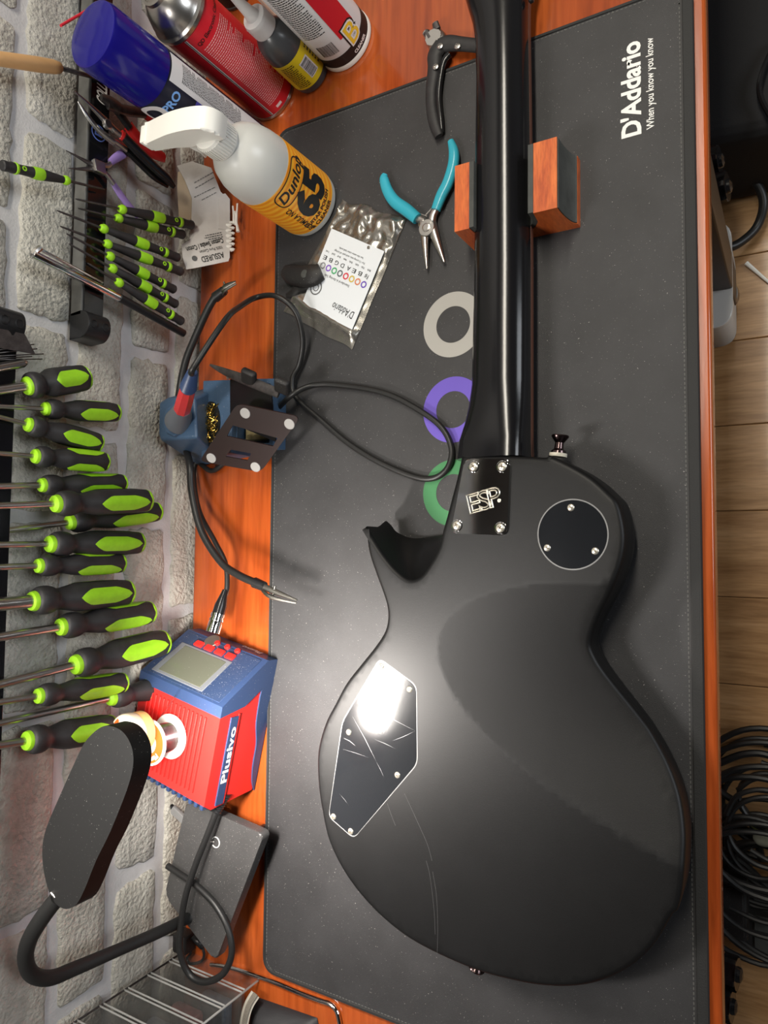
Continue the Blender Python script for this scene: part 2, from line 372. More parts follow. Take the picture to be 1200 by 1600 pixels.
# ---------------------------------------------------------------- the guitar, face down
ZB, ZF = .058, .016
gt = thing('electric_guitar', 'satin black electric guitar lying face down on the work mat', 'guitar', (-.25, -.1, MZ))
def pk(lst, z): return [P(a, b, z).to_2d() for a, b in lst]
right = pk([(881,720),(914,735),(944,753),(969,775),(984,794),(993,838),(988,878),(973,918),(951,959),(938,995),(942,1017),(962,1050),(1010,1112),(1027,1136),(1052,1180),(1071,1227),(1080,1274),(1081,1311),(1078,1355),(1071,1386)], ZF)
low = pk([(1049,1433),(1020,1480),(983,1514),(936,1536),(889,1544),(842,1542),(799,1534),(747,1520),(683,1493),(630,1463),(580,1420),(540,1370),(513,1317),(501,1266),(495,1221),(495,1174),(506,1132),(522,1100),(540,1067),(565,1035),(587,1007),(600,985),(604,962),(600,937),(585,895),(574,860),(570,822)], ZB)
sm1 = smooth_pts([tuple(p) for p in pk([(832,713),(852,714)], ZB) + right + low], 5)
cut_b = smooth_pts([tuple(p) for p in pk([(570,822),(580,838),(598,866),(617,889),(637,904),(655,900),(670,881),(684,855),(690,830)], ZB)], 6)
cut_f = smooth_pts([tuple(P(570, 822, ZB).to_2d())] + [tuple(p) for p in pk([(604,814),(612,820),(620,830),(630,836),(641,840),(655,841),(672,839)], ZF)] + [tuple(P(690, 830, ZB).to_2d())], 6)
heel = [tuple(p) for p in pk([(690,830),(697,805),(704,778),(712,748),(720,712),(740,711),(785,711),(832,713)], ZB)]
heel_s = []
for a, b in zip(heel, heel[1:]):
    for j in range(5): heel_s.append(tuple(V(a).lerp(V(b), j / 5)))
OB = [V(p) for p in sm1[:-1] + cut_b[:-1] + heel_s]
OF = [V(p) for p in sm1[:-1] + cut_f[:-1] + heel_s]
n = len(OB)
th = math.radians(75); ec = V((-.03, -.14))
def cutd(p):
    d = p - ec; u = d.x * math.cos(th) + d.y * math.sin(th); v = -d.x * math.sin(th) + d.y * math.cos(th)
    rho = math.sqrt((u / .0995) ** 2 + (v / .2525) ** 2); return .026 * (1 - rho) if rho < 1 else 0
def zb(p): return ZB - cutd(p)
area_s = sum(OB[i].x * OB[(i + 1) % n].y - OB[(i + 1) % n].x * OB[i].y for i in range(n)) / 2; sg = 1 if area_s > 0 else -1
nrm = []
for i in range(n):
    e0, e1 = (OB[i] - OB[i - 1]).normalized(), (OB[(i + 1) % n] - OB[i]).normalized(); t = e0 + e1
    b_ = V((-t.y, t.x)) * sg; nrm.append(b_.normalized() if b_.length > .05 else (e1 - e0).normalized())   # inward
RO = .0045
bm = BM(); rings = []
inner = [OB[i] + nrm[i] * RO for i in range(n)]
for k in range(5):
    a = PI / 2 * k / 4; rings.append([bm.verts.new((*(OB[i] + nrm[i] * (RO * (1 - math.sin(a)))), zb(OB[i]) - RO * (1 - math.cos(a)))) for i in range(n)])
for f in (.5, .85):
    rings.append([bm.verts.new((*OB[i].lerp(OF[i], f), (zb(OB[i]) - RO) * (1 - f) + (ZF + .004) * f)) for i in range(n)])
rings.append([bm.verts.new((*OF[i], ZF + .002)) for i in range(n)])
rings.append([bm.verts.new((*(OF[i] + nrm[i] * .002), ZF)) for i in range(n)])
for a, b in zip(rings, rings[1:]):
    for i in range(n): bm.faces.new((a[i], a[(i + 1) % n], b[(i + 1) % n], b[i]))
bm.faces.new(rings[-1])
# back surface: triangulated with interior points so the belly cut is carved
vin = [r.co.to_2d() for r in rings[0]]
def inside(c, poly):
    k = False; m_ = len(poly)
    for i in range(m_):
        a, b = poly[i], poly[(i + 1) % m_]
        if (a[1] > c[1]) != (b[1] > c[1]) and c[0] < (b[0] - a[0]) * (c[1] - a[1]) / (b[1] - a[1]) + a[0]: k = not k
    return k
pts = list(vin); segs = [(i, (i + 1) % n) for i in range(n)]
st_ = .0045
for i in range(int(.36 / st_)):
    for j in range(int(.46 / st_)):
        c = V((-.42 + st_ * (i + .5 * (j % 2)), -.36 + st_ * j))
        if inside(c, vin) and min((c - q).length_squared for q in vin[::2]) > (st_ * .8) ** 2: pts.append(c)
# rim of the belly cut as points, for a crisp line
for k in range(300):
    a = 2 * PI * k / 300
    for s in (1., ):
        u, v = .0995 * math.cos(a) * s, .2525 * math.sin(a) * s; c = ec + V((u * math.cos(th) - v * math.sin(th), u * math.sin(th) + v * math.cos(th)))
        if inside(c, vin): pts.append(c)
ov, oe, of, *_ = delaunay_2d_cdt(pts, segs, [], 1, 1e-6)
vmap = {}
for i, p in enumerate(ov):
    j = min(range(n), key=lambda q: (vin[q] - p).length_squared) if i < n + 5 else None
    vmap[i] = rings[0][j] if j is not None and (vin[j] - p).length < 1e-5 else bm.verts.new((*p, zb(p)))
for f in of:
    c = sum((ov[i] for i in f), V((0, 0))) / len(f)
    if inside(c, vin):
        try: bm.faces.new([vmap[i] for i in f])
        except ValueError: pass
bmesh.ops.delete(bm, geom=[v for v in bm.verts if not v.link_faces], context='VERTS')
mk('body', bm, GTOP, gt, sharp=50)
def screw(c, r, parent, ax=(0, 0, 1), rot=0., m=SCREW):
    f = frame(V(c), ax) @ M.Rotation(rot, 4, 'Z'); bm = lathe(BM(), [(r, -r * .6), (r, .0), (r * .93, r * .16), (r * .7, r * .30), (r * .01, r * .36)], 20, f)
    s = mk('screw', bm, m, parent)
    bm = BM()
    for a in (0, PI / 2): box(bm, (-r * .5, -r * .09, r * .22), (r * .5, r * .09, r * .385), 0, f @ M.Rotation(a, 4, 'Z'))
    mk('cross_slot', bm, INK2, s, smooth=False); return s
INK2 = mat('slot_shadow', (.10, .07, .04), .6)
# neck plate
ppx = [(727,717),(798,717),(793,837),(705,833)]
poly = round_poly([P(a, b, ZB + .001).to_2d() for a, b in ppx], .006, 5)
np_ = mk('neck_plate', prism(BM(), poly[::-1], ZB - .0005, ZB + .0022, .0008), CHROME, gt, sharp=30)
for i, (a, b) in enumerate([(740,729),(785,729),(782,825),(714,821)]):
    c = P(a, b, ZB + .0022); mk('ferrule', lathe(BM(), [(.0052, 0), (.0052, .0004), (.0046, .0007)], 24, M.Translation(c)), CHROME, np_); 
    screw(c + V((0, 0, .0004)), .0041, gt, rot=.5 + i)
a = P(734, 803, ZB + .0023); b = P(790, 787, ZB + .0023)
dx = (b - a).normalized()
for i, ch in enumerate('ESP'):
    bm = text_bm(ch, .024, 0, outline=True); xs = [v.co.x for v in bm.verts]; x0 = min(xs); kx = .0125 / (max(xs) - x0)
    for v in bm.verts: v.co.x = (v.co.x - x0) * kx + i * .0095
    bm.transform(frame(a, (0, 0, 1), dx)); mk('engraved_letter', bm, SCREW, np_)
mk('registered_dot', lathe(BM(), [(.0016, 0), (.0016, .0004)], 12, M.Translation(P(780, 782, ZB + .0022))), SCREW, np_)
# round switch cover, control cover
def cover(name, poly, label, inset=.0006):
    mk('cavity_rim', prism(BM(), [tuple(V(p) + (V(p) - V(cen)).normalized() * .0011) for p in poly], ZB - .004, ZB + .00005), mat('rim_' + name, (.20, .20, .20), .35), gt, label='pale worn rim round the ' + label)
    return mk(name, prism(BM(), poly, ZB - .004, ZB + .0004, .0004), GLOSS, gt, label=label)
cen = P(894, 835, ZB).to_2d(); cover('switch_cover', circle(cen, .0277, 64), 'round black switch cover')
for i, (a, b) in enumerate([(892,793),(855,856),(930,861)]): screw(P(a, b, ZB + .0004), .0030, gt, rot=.3 + i)
cpx = [(593,1030),(650,1072),(651,1193),(553,1309),(514,1275),(536,1128)]
poly = round_poly([P(a, b, ZB).to_2d() for a, b in cpx], .006, 5)[::-1]; cen = P(590, 1165, ZB).to_2d()
cc_ = cover('control_cover', poly, 'six-sided scratched black control cover')
for i, (a, b) in enumerate([(596,1041),(640,1077),(545,1144),(621,1211),(521,1276),(548,1299)]): screw(P(a, b, ZB + .0004), .0030, gt, rot=.6 + i)
bm = BM()
for (x0, y0, x1, y1, w_) in [(558,1098,649,1142,1.1),(550,1118,588,1190,1.1),(536,1153,556,1166,1.6),(649,1142,612,1158,.7),(534,1170,577,1184,.5),(588,1190,600,1215,.5),(585,1155,618,1170,.6),(530,1240,545,1258,.4),(570,1130,600,1150,.4)]:
    a, b = P(x0, y0, ZB + .00055), P(x1, y1, ZB + .00055); d = (b - a).normalized(); s = V((-d.y, d.x, 0)) * .00022 * w_
    m_ = (a + b) / 2 + s * 3; vs = [bm.verts.new(x) for x in (a, m_ - s, b, m_ + s)]; bm.faces.new(vs)
mk('scratch_marks', bm, mat('scratch', (.35, .35, .36), .5), cc_, smooth=False)
bm = BM()
for pts_ in ([(632,1240),(655,1290),(668,1320),(675,1345)], [(676,1362),(682,1400),(684,1450),(683,1490)], [(666,1345),(672,1370),(678,1420),(680,1460)], [(605,1255),(612,1275),(618,1290)]):
    q = [P(a, b, ZB + .00005) for a, b in pts_]; tube(bm, q, .00012, 4)
mk('hairline_scratch', bm, mat('scratch_dim', (.10, .10, .10), .5), gt)
# strap buttons
for (a, b, zz, s) in ((872, 712, .036, 1), (757, 1524, .036, -1)):
    c = P(a, b, zz); 
    if s < 0: c = P(754, 1486, .036)
    dirv = V((.12, 1, .0)) if s > 0 else V((-.35, -1, 0)); f = frame(c - dirv.normalized() * .001, dirv)
    if s > 0: mk('felt_washer', lathe(BM(), [(.0075, 0), (.0075, .003)], 20, f), mat('felt', (.62, .58, .48), .9, bump=.4, bscale=900), gt)
    mk('strap_button', lathe(BM(), [(.0065, .003), (.0062, .005), (.0040, .007), (.0036, .012), (.0070, .0165), (.0075, .0175), (.0070, .0185), (.001, .0188)], 24, f), mat('black_nickel', (.10, .07, .07), .2, 1), gt)
# neck: D-profile loft, left/right edges read at the height of the binding
NL = [(724,719),(727,690),(732,665),(737,635),(740,600),(742,520),(744,420),(745,300),(746,200),(747,120),(746,60),(742,30),(735,5),(726,-30),(724,-80)]
NR = [(829,719),(828,690),(828,665),(828,635),(828,600),(828,520),(828,420),(827,300),(826,200),(825,120),(824,60),(824,30),(825,5),(832,-30),(836,-80)]
bm = BM(); rings = []; rf = []
for k, (l, r) in enumerate(zip(NL, NR)):
    zs = .030; a, b = P(*l, zs), P(*r, zs); y = (a.y + b.y) / 2; a.y = b.y = y
    zt = [.0575, .0560, .0535, .0515, .050][min(k, 4)] - .0 * k; bx = 2.0 + (1.8 if k < 2 else .9 if k == 2 else .4 if k == 3 else 0)
    ring = []
    for j in range(25):
        t = PI * j / 24; cx = math.cos(t); sx = math.sin(t); e = 2 / (bx + .25)
        X = (a.x + b.x) / 2 + (b.x - a.x) / 2 * (abs(cx) ** e) * (1 if cx > 0 else -1); Z = zs + (zt - zs) * abs(sx) ** e
        ring.append(bm.verts.new((X, y, Z)))
    ring.append(bm.verts.new((a.x, y, .027))); ring.append(bm.verts.new((b.x, y, .027))); rings.append(ring); rf.append((a.x, b.x, y))
for a, b in zip(rings, rings[1:]):
    for i in range(len(a)): bm.faces.new((a[i], a[(i + 1) % len(a)], b[(i + 1) % len(a)], b[i]))
bm.faces.new(rings[0]); bm.faces.new(rings[-1]); mk('neck', bm, GNECK, gt, sharp=50)
bm = BM(); rr = []
for (x0, x1, y) in rf: rr.append([bm.verts.new(p) for p in ((x0 - .0003, y, .027), (x1 + .0003, y, .027), (x1 + .0003, y, .021), (x0 - .0003, y, .021))])
for a, b in zip(rr, rr[1:]):
    for i in range(4): bm.faces.new((a[i], a[(i + 1) % 4], b[(i + 1) % 4], b[i]))
bm.faces.new(rr[0]); bm.faces.new(rr[-1]); mk('fretboard', bm, mat('rosewood', (.10, .035, .02), .5), gt, smooth=False)
for i, py in enumerate((157, 257, 268, 364, 520)):
    c = P(828, py, .024); 
    if i != 2: mk('side_dot', lathe(BM(), [(.0012, 0), (.0012, .0006)], 10, frame(c + V((.0, 0, 0)), (1, 0, 0))), WINK, gt)
# headstock outside the frame, with the first tuner just showing
bm = BM(); a, b = P(724, -80, .04), P(836, -80, .04); hx = (a.x + b.x) / 2
prism(bm, round_poly([(hx - .026, a.y - .004), (hx + .026, a.y - .004), (hx + .038, a.y + .05), (hx + .030, a.y + .17), (hx - .022, a.y + .19), (hx - .036, a.y + .05)], .01), .027, .043, .002); mk('headstock', bm, GNECK, gt)
c = P(826, 2, .034); mk('tuner_tip', lathe(BM(), [(.001, 0), (.003, .001), (.003, .004), (.001, .005)], 12, frame(c, (1, .2, 0))), BLK, gt)
# things under the body that carry it (bridge, knobs)
br = BM(); box(br, (-.29, -.20, MZ), (-.21, -.188, ZF), .001); mk('bridge', br, BLK, gt)
br = BM(); box(br, (-.285, -.245, MZ), (-.215, -.238, ZF), .001); mk('tailpiece', br, BLK, gt)
for q in ((-.33, -.27), (-.35, -.23), (-.31, -.29)): mk('knob', lathe(BM(), [(.009, MZ), (.009, ZF)], 20, M.Translation((*q, 0))), BLK, gt)

# ---------------------------------------------------------------- neck cradle
tz = .050
A, B, Cc, D = P(709, 255, tz), P(870, 208, tz), P(870, 325, tz), P(712, 367, tz)
ax = (B - A); ax.z = 0; wd = .088; ax.normalize(); ay = V((-ax.y, ax.x, 0)); o0 = (A + D) / 2
len_ = .062
m4 = M(((ax.x, 0, -ay.x, o0.x), (ax.y, 0, -ay.y, o0.y), (0, 1, 0, MZ), (0, 0, 0, 1)))    # local x across, y up, z along the neck (towards -y)
def PL(px, py, z): q = P(px, py, z) - o0; return q.dot(ax)
xr = PL(870, 268, tz); xl2 = PL(738, 310, tz); xr2 = PL(828, 300, tz); xlip = PL(902, 300, .014)
H_ = tz - MZ
prof = [(0, 0), (xlip, 0), (xlip, .008)]
prof += [(xlip - (xlip - xr) * math.sin(t * PI / 2), .008 + (H_ - .010) * (1 - math.cos(t * PI / 2))) for t in [i / 8 for i in range(1, 9)]]
prof += [(xr, H_), (xr2 + .003, H_)]
prof += [((xr2 + xl2) / 2 + ((xr2 - xl2) / 2 + .003) * math.cos(t * PI), H_ - .035 * math.sin(t * PI) ** .6) for t in [i / 10 for i in range(1, 10)]]
prof += [(xl2 - .003, H_), (0, H_)]
cr = thing('neck_cradle', 'reddish wooden cradle block with rubber-lined hollows under the guitar neck', 'neck rest', (o0.x + .04, o0.y, MZ))
bm = BM(); prism(bm, prof, -len_ / 2, len_ / 2, 0, m4); mk('block', bm, CRAD, cr, sharp=25)
def liner(pp, t):
    bm = BM(); q = [V(p) for p in pp]; out = []
    for i in range(len(q)):
        d = (q[min(i + 1, len(q) - 1)] - q[max(i - 1, 0)]).normalized(); out.append(q[i] + V((-d.y, d.x)) * t)
    prism(bm, [tuple(x) for x in q] + [tuple(x) for x in out[::-1]], -len_ / 2 + .0005, len_ / 2 - .0005, 0, m4); return bm
GREYR = mat('grey_rubber', (.05, .052, .048), .7, var=.25, vscale=60, bump=.2, bscale=600)
U = [((xr2 + xl2) / 2 + ((xr2 - xl2) / 2 + .0029) * math.cos(t * PI), H_ + .0005 - .0348 * math.sin(t * PI) ** .6) for t in [i / 14 for i in range(0, 15)]]
mk('rubber_lining', liner(U, -.0045), GREYR, cr, sharp=30)
U = [(xlip - .001 - (xlip - xr) * math.sin(t * PI / 2), .0085 + (H_ - .010) * (1 - math.cos(t * PI / 2))) for t in [i / 8 for i in range(0, 9)]]
mk('rubber_lining', liner(U, -.002), GREYR, cr, sharp=30)

# unseen shelf, box and jar added for the chrome neck plate to mirror
t = thing('reflection_shelf', 'dark shelf added out of view for the neck plate to mirror', 'shelf', (XW, .3, 1.0))
mk('shelf_board', box(BM(), (XW + .007, -.12, 1.00), (XW + .125, .52, 1.02), .002), mat('shelf_dark', (.02, .016, .014), .4), t)
for y in (-.05, .45): bm = BM(); tube(bm, [(XW + .012, y, .90), (XW + .05, y, .935), (XW + .11, y, .999)], .004, 8); mk('bracket', bm, DSTEEL, t)
t = thing('reflection_box', 'plain black box added unseen on the shelf for the neck plate reflection', 'box', (XW + .09, .03, 1.0201)); mk('box_body', box(BM(), (XW + .02, -.04, 1.0201), (XW + .12, .10, 1.16), .003), BLKM, t); mk('box_lid', box(BM(), (XW + .017, -.043, 1.16), (XW + .123, .103, 1.175), .003), BLKM, t)  # added out of view, something dark for the neck plate to reflect
t = thing('reflection_jar', 'pale lidded jar added unseen beside the box for the neck plate reflection', 'jar', (XW + .065, .17, 1.0201)); mk('jar_body', lathe(BM(), [(.035, 0), (.038, .004), (.038, .09), (.030, .10)], 32, M.Translation((XW + .065, .17, 1.0201))), mat('cream', (.6, .58, .5), .4), t); mk('lid', lathe(BM(), [(.033, .098), (.033, .115), (.030, .117)], 32, M.Translation((XW + .065, .17, 1.0201))), DSTEEL, t)  # added out of view, also only there for the plate's reflection
# ---------------------------------------------------------------- magnetic tool strips on the wall
def strip(name, label, ya, yb, za, zb_, endy):
    t = thing(name, label, 'tool rack', (XW, (ya + yb) / 2, za))
    mk('steel_bar', box(BM(), (XW + .003, ya, za), (XW + .020, yb, zb_), .001), mat('bar_grey', (.10, .10, .095), .5, var=.2, vscale=60), t)
    mk('magnet_face', box(BM(), (XW + .0195, ya, za + .001), (XW + .0215, yb, zb_ - .002), .0004), mat('magnet_black', (.006, .006, .007), .12), t)
    zc = (za + zb_) / 2; h = (zb_ - za) / 2; pr = [(XW + .002, -.014), (XW + .002, .014)] + [(XW + .020 + .013 * math.cos(a), .014 * math.sin(a)) for a in [PI / 2 - PI * i / 12 for i in range(13)]]
    bm = BM(); prism(bm, [(x, endy + y) for x, y in pr], zc - h, zc + h, .0012); e = mk('end_cap', bm, BLK, t)
    for s in (-1, 1): mk('cap_recess', lathe(BM(), [(.0045, 0), (.0045, .0008), (.0035, .001), (.0034, .0002), (.0001, .0002)], 16, frame((XW + .0325, endy, zc + s * .007), (1, 0, 0))), BLK, e)
    return t
s1 = strip('magnetic_strip', 'black magnetic tool strip behind the small precision screwdrivers and pliers', .236, .95, .150, .176, .2265)
s2 = strip('magnetic_strip', 'black magnetic tool strip high on the wall above the large screwdrivers', -.6, .190, .242, .268, .204)
a, b = Wp(166, 168, .0218), Wp(163, 130, .0218)
flat_text('strip_lettering', 'COLLAR', .0175, a, (0, 1, 0), WINK, s1, .0004, fit=(b - a).length * 1.25, up=(1, 0, 0), shear=.3)
c = Wp(154, 208, .0218); BLUEI = mat('blue_ink', (.12, .2, .62), .5)
bm = BM(); prism(bm, circle((0, 0), .0085, 32), 0, .0002, holes=[circle((0, 0), .0074, 32)]); bm.transform(frame(c, (1, 0, 0), (0, 1, 0))); mk('round_emblem', bm, BLUEI, s1, smooth=False)
flat_text('emblem_letter', 'B', .013, c + V((0, -.0042, -.0045)), (0, 1, 0), BLUEI, s1, .0004, up=(1, 0, 0))

# ---------------------------------------------------------------- large screwdrivers
def big_driver(col_px, end_px, wpx, label, off=None, spin=0., shaft=.13, sr=.0030, tipc=None, stub=False):
    g = Wp(*col_px, .03); r = 1.06 * wpx * depth(g) / FPX / 2; d = off if off is not None else max(r + .004, .027)
    a, b = Wp(*col_px, d), Wp(*end_px, d); L = (b - a).length; f = frame(a, b - a, (1, 0, 0))
    t = thing('screwdriver', label, 'screwdriver', mat4=f, group='large screwdrivers hanging on the brick wall')
    pr = [(.60, .0), (.80, .015), (.90, .05), (.92, .10), (.86, .15), (.72, .19), (.70, .23), (.82, .31), (.95, .39), (1.0, .48), (1.0, .72), (.97, .88), (.93, .945), (.84, .968), (.60, .975)]
    if stub: pr = [(.6, 0), (.84, .02), (.90, .09), (.84, .16), (.70, .21), (.74, .25), (.96, .36), (1., .45), (1., .86), (.93, .94), (.8, .97)]
    P3 = smooth_pts([(x, y) for x, y in pr], 3)
    def rad(u, a): 
        for (r0, z0), (r1, z1) in zip(P3, P3[1:]):
            if z0 <= u <= z1: k = r0 + (r1 - r0) * (u - z0) / max(z1 - z0, 1e-6); break
        else: k = P3[-1][0]
        fl = max(0, min(1, (u - .3) / .2)); hexa = 1 - .055 * fl * (1 - math.cos(6 * a)) / 2
        return r * k * hexa
    bm = BM(); rings = []
    for x, u in P3: rings.append([bm.verts.new((rad(u, th_) * math.cos(th_), rad(u, th_) * math.sin(th_), u * L)) for th_ in [2 * PI * i / 36 for i in range(36)]])
    for p, q in zip(rings, rings[1:]):
        for i in range(36): bm.faces.new((p[i], p[(i + 1) % 36], q[(i + 1) % 36], q[i]))
    bm.faces.new(rings[0]); bm.faces.new(rings[-1]); mk('handle', bm, RUB, t, world=False, sharp=60)
    mk('collar', lathe(BM(), [(r * .2, -.05 * L), (r * .58, -.035 * L), (r * .64, -.01 * L), (r * .64, .03 * L)], 24), GRN, t, world=False)
    mk('end_cap', lathe(BM(), [(r * .84, .950 * L), (r * .89, .962 * L), (r * .85, .985 * L), (r * .6, 1.0 * L), (r * .01, 1.003 * L)], 28), GRN, t, world=False)
    u0, u1 = (.34, .90) if stub else (.37, .93)
    for k in range(3):
        a0 = spin + k * 2 * PI / 3; bm = BM(); g_ = []
        for i in range(17):
            u = u0 + (u1 - u0) * i / 16; s = i / 16; hw = .60 * (min(1, s / .22) ** .7) * (min(1, (1 - s) / .30) ** .55) + .001
            g_.append([bm.verts.new(((rad(u, a0 + hw * j / 4) + .00045) * math.cos(a0 + hw * j / 4), (rad(u, a0 + hw * j / 4) + .00045) * math.sin(a0 + hw * j / 4), u * L)) for j in range(-4, 5)])
        for p, q in zip(g_, g_[1:]):
            for j in range(8): bm.faces.new((p[j], p[j + 1], q[j + 1], q[j]))
        mk('grip_inlay', bm, GRN, t, world=False)
    bm = lathe(BM(), [(sr * .5, -shaft), (sr, -shaft + .008), (sr, -.0)], 14); mk('shaft', bm, STEEL, t, world=False)
    return t
BD = [
 ((44, 603), (134, 590), 44, 'stubby fat screwdriver, the topmost of the large green and black ones', None, .1, .10, .0045, 1),
 ((73, 639), (183, 645), 33, 'slim green and black screwdriver just below the stubby fat one', None, -.45, .12, .0022, 0),
 ((46, 664), (156, 693), 34, 'third large screwdriver from the top, tilted with its tail end lower', None, -.2, .12, .0022, 0),
 ((57, 713), (165, 722), 35, 'fourth large screwdriver from the top, its green inlays near both edges', None, 1.05, .12, .0022, 0),
 ((68, 758), (193, 755), 34, 'fifth large screwdriver from the top, partly under a longer handle', .022, -.75, .13, .003, 0),
 ((90, 787), (231, 782), 41, 'long green and black screwdriver lying over two neighbouring handles', .046, -.15, .14, .003, 0),
 ((112, 816), (247, 799), 37, 'dark green-inlaid screwdriver tucked under the longest overlapping handle', .018, -.55, .14, .003, 0),
 ((81, 850), (219, 848), 41, 'eighth large screwdriver from the top, with a stain on its green inlay', None, -.05, .13, .003, 0),
 ((63, 884), (191, 880), 35, 'ninth large screwdriver from the top, thin green inlay along its underside', None, -.7, .12, .003, 0),
 ((54, 939), (202, 925), 47, 'thick-shafted large screwdriver with a wide green inlay, tenth from the top', None, .0, .10, .0062, 0),
 ((98, 979), (236, 956), 42, 'eleventh large screwdriver from the top, thin inlay on its lower side', None, -.62, .14, .004, 0),
 ((121, 1038), (257, 1003), 47, 'large screwdriver whose tail end passes behind the blue soldering station corner', None, .0, .14, .004, 0),
 ((63, 1087), (194, 1066), 37, 'screwdriver just above the long bare shaft beside the soldering station', None, -.5, .10, .003, 0),
 ((176, 1090), (300, 1062), 37, 'screwdriver with long bare shaft, its handle hidden behind the red station', .02, -.6, .19, .0034, 0),
 ((45, 1157), (175, 1136), 46, 'lowest large screwdriver, half covered by the black lamp head', None, .05, .10, .0036, 0)]
for a, b, w_, lab, off, sp, sh, sr, stub in BD: big_driver(a, b, w_, lab, off, -sp, sh, sr, stub=bool(stub))

# ---------------------------------------------------------------- precision screwdrivers on the lower strip
def fine_driver(tip, col_, end, label, d=.030, wpx=17):
    a, b, tp = Wp(*col_, d), Wp(*end, d + .002), Wp(*tip, d - .002); L = (b - a).length; r = wpx * depth(a) / FPX / 2; f = frame(a, b - a, (1, 0, 0))
    t = thing('precision_screwdriver', label, 'screwdriver', mat4=f, group='small precision screwdrivers on the magnetic strip')
    mk('collar', lathe(BM(), [(r * .2, -r * .6), (r * .6, -r * .5), (r * .85, 0), (r * .8, r * .5), (r * .55, r * .9)], 18), GRN, t, world=False)
    mk('handle', lathe(BM(), [(r * .5, r * .4), (r * .62, .05 * L), (r * .78, .2 * L), (r * .98, .38 * L), (r * 1.0, .50 * L), (r * .86, .6 * L), (r * .80, .72 * L), (r * .9, .82 * L), (r * .95, .86 * L), (r * .82, .9 * L), (r * .9, .95 * L), (r * .9, .985 * L), (r * .7, L)], 20), RUB, t, world=False)
    mk('green_band', lathe(BM(), [(r * .97, .385 * L), (r * 1.05, .40 * L), (r * 1.07, .50 * L), (r * .97, .55 * L)], 20), GRN, t, world=False)
    mk('green_ring', lathe(BM(), [(r * .9, .775 * L), (r * .97, .785 * L), (r * 1.0, .81 * L), (r * .9, .82 * L)], 20), GRN, t, world=False)
    bm = BM(); prism(bm, circle((0, 0), r * .42, 16), 0, .0004, holes=[circle((0, 0), r * .22, 12)]); bm.transform(frame((r * .86, 0, .71 * L), (1, 0, 0))); mk('green_eyelet', bm, GRN, t, world=False)
    bm = BM(); sl = (a - tp).length; lathe(bm, [(.0005, -sl), (.0009, -sl + .003), (.0013, -sl * .6), (.0013, 0)], 10); mk('blade', bm, DSTEEL, t, world=False)
for tp, c, e, lab, d in [
 ((117,311),(190,327),(301,352),'uppermost small green-banded screwdriver, overlapping the paper card',.034),
 ((121,325),(184,341),(287,367),'second small green-banded screwdriver, tucked just under the uppermost one',.030),
 ((88,326),(161,357),(279,403),'third small screwdriver, its green collar nearest the magnetic strip',.031),
 ((93,354),(167,381),(284,425),'fourth small screwdriver of the fan on the strip',.031),
 ((103,366),(171,400),(273,453),'fifth small screwdriver of the fan on the strip',.031),
 ((107,380),(175,419),(276,476),'sixth small screwdriver of the fan on the strip',.031),
 ((136,411),(185,441),(285,503),'lowest small screwdriver, beside the chrome telescoping rod',.031),
 ((163,297),(104,282),(2,258),'small screwdriver hanging upside down with its handle above the strip',.030)]: fine_driver(tp, c, e, lab, d)
# telescoping rod
t = thing('telescoping_pickup', 'chrome telescoping rod tool with a long black sleeve, hanging below the small drivers', 'hand tool', Wp(187, 465, .03))
bm = BM(); rod(bm, Wp(51, 397, .028), Wp(188, 466, .028), .0042); mk('chrome_tube', bm, CHROME, t)
bm = BM(); rod(bm, Wp(187, 465, .029), Wp(287, 521, .029), .0044); mk('black_sleeve', bm, BLK, t)
bm = BM(); rod(bm, Wp(62, 389, .031), Wp(160, 442, .025), .0016); mk('thin_rod', bm, CHROME, t)
bm = BM(); tube(bm, [Wp(52, 398, .028), Wp(57, 392, .030), Wp(63, 387, .031)], .0030, 8); mk('joint', bm, STEEL, t)
# wooden-handled file and red straw
t = thing('needle_file', 'steel file with a plain wooden handle at the top of the wall', 'file', Wp(60, 100, .03))
a, b = Wp(-14, 90, .034), Wp(95, 106, .030)
mk('handle', lathe(BM(), [(.004, 0), (.0062, .008), (.0068, .05), (.0064, (b - a).length - .01), (.0052, (b - a).length - .002), (.0035, (b - a).length)], 20, frame(a, b - a)), mat('beech', (.52, .30, .13), .45, var=.12, vscale=40, stretch=(1, 1, .2)), t)
bm = BM(); rod(bm, Wp(94, 106, .030), Wp(165, 126, .024), .0026, .0018, 8); mk('blade', bm, DSTEEL, t)
bm = BM(); rod(bm, Wp(95, 40, .04), Wp(150, 8, .03), .0013); o = mk('straw', bm, mat('red_straw', (.62, .02, .04), .35)); tag(o, 'thin red spray straw sticking out beside the blue cap', 'straw')
o.parent = None
# pliers builder: each limb a flattened tube through picture points at one distance from the wall (or height over the mat)
def limb(t, name, pts, rads, m, flat=.55, up=(1, 0, 0), seg=14):
    bm = BM(); tube(bm, pts, rads, seg, 6, flat, up); return mk(name, bm, m, t)
def WL(lst, d): return [Wp(a, b, d if not isinstance(d, (list, tuple)) else d[i]) for i, (a, b) in enumerate(lst)]
BLKG = mat('black_grip', (.010, .010, .011), .18)
RGRIP = mat('red_grip', (.55, .02, .02), .35); PUR = mat('purple_grip', (.30, .20, .50), .4)
t = thing('needle_nose_pliers', 'long-nose pliers with shiny black handles and red collar on the strip', 'pliers', Wp(180, 210, .03))
limb(t, 'jaw', WL([(117,143),(140,164),(160,184),(178,203)], [.034, .034, .034, .034]), [.0008, .0022, .0038, .0050], STEEL)
limb(t, 'jaw', WL([(122,158),(136,180),(155,204),(178,222)], .030), [.0008, .0026, .0036, .0042], STEEL)
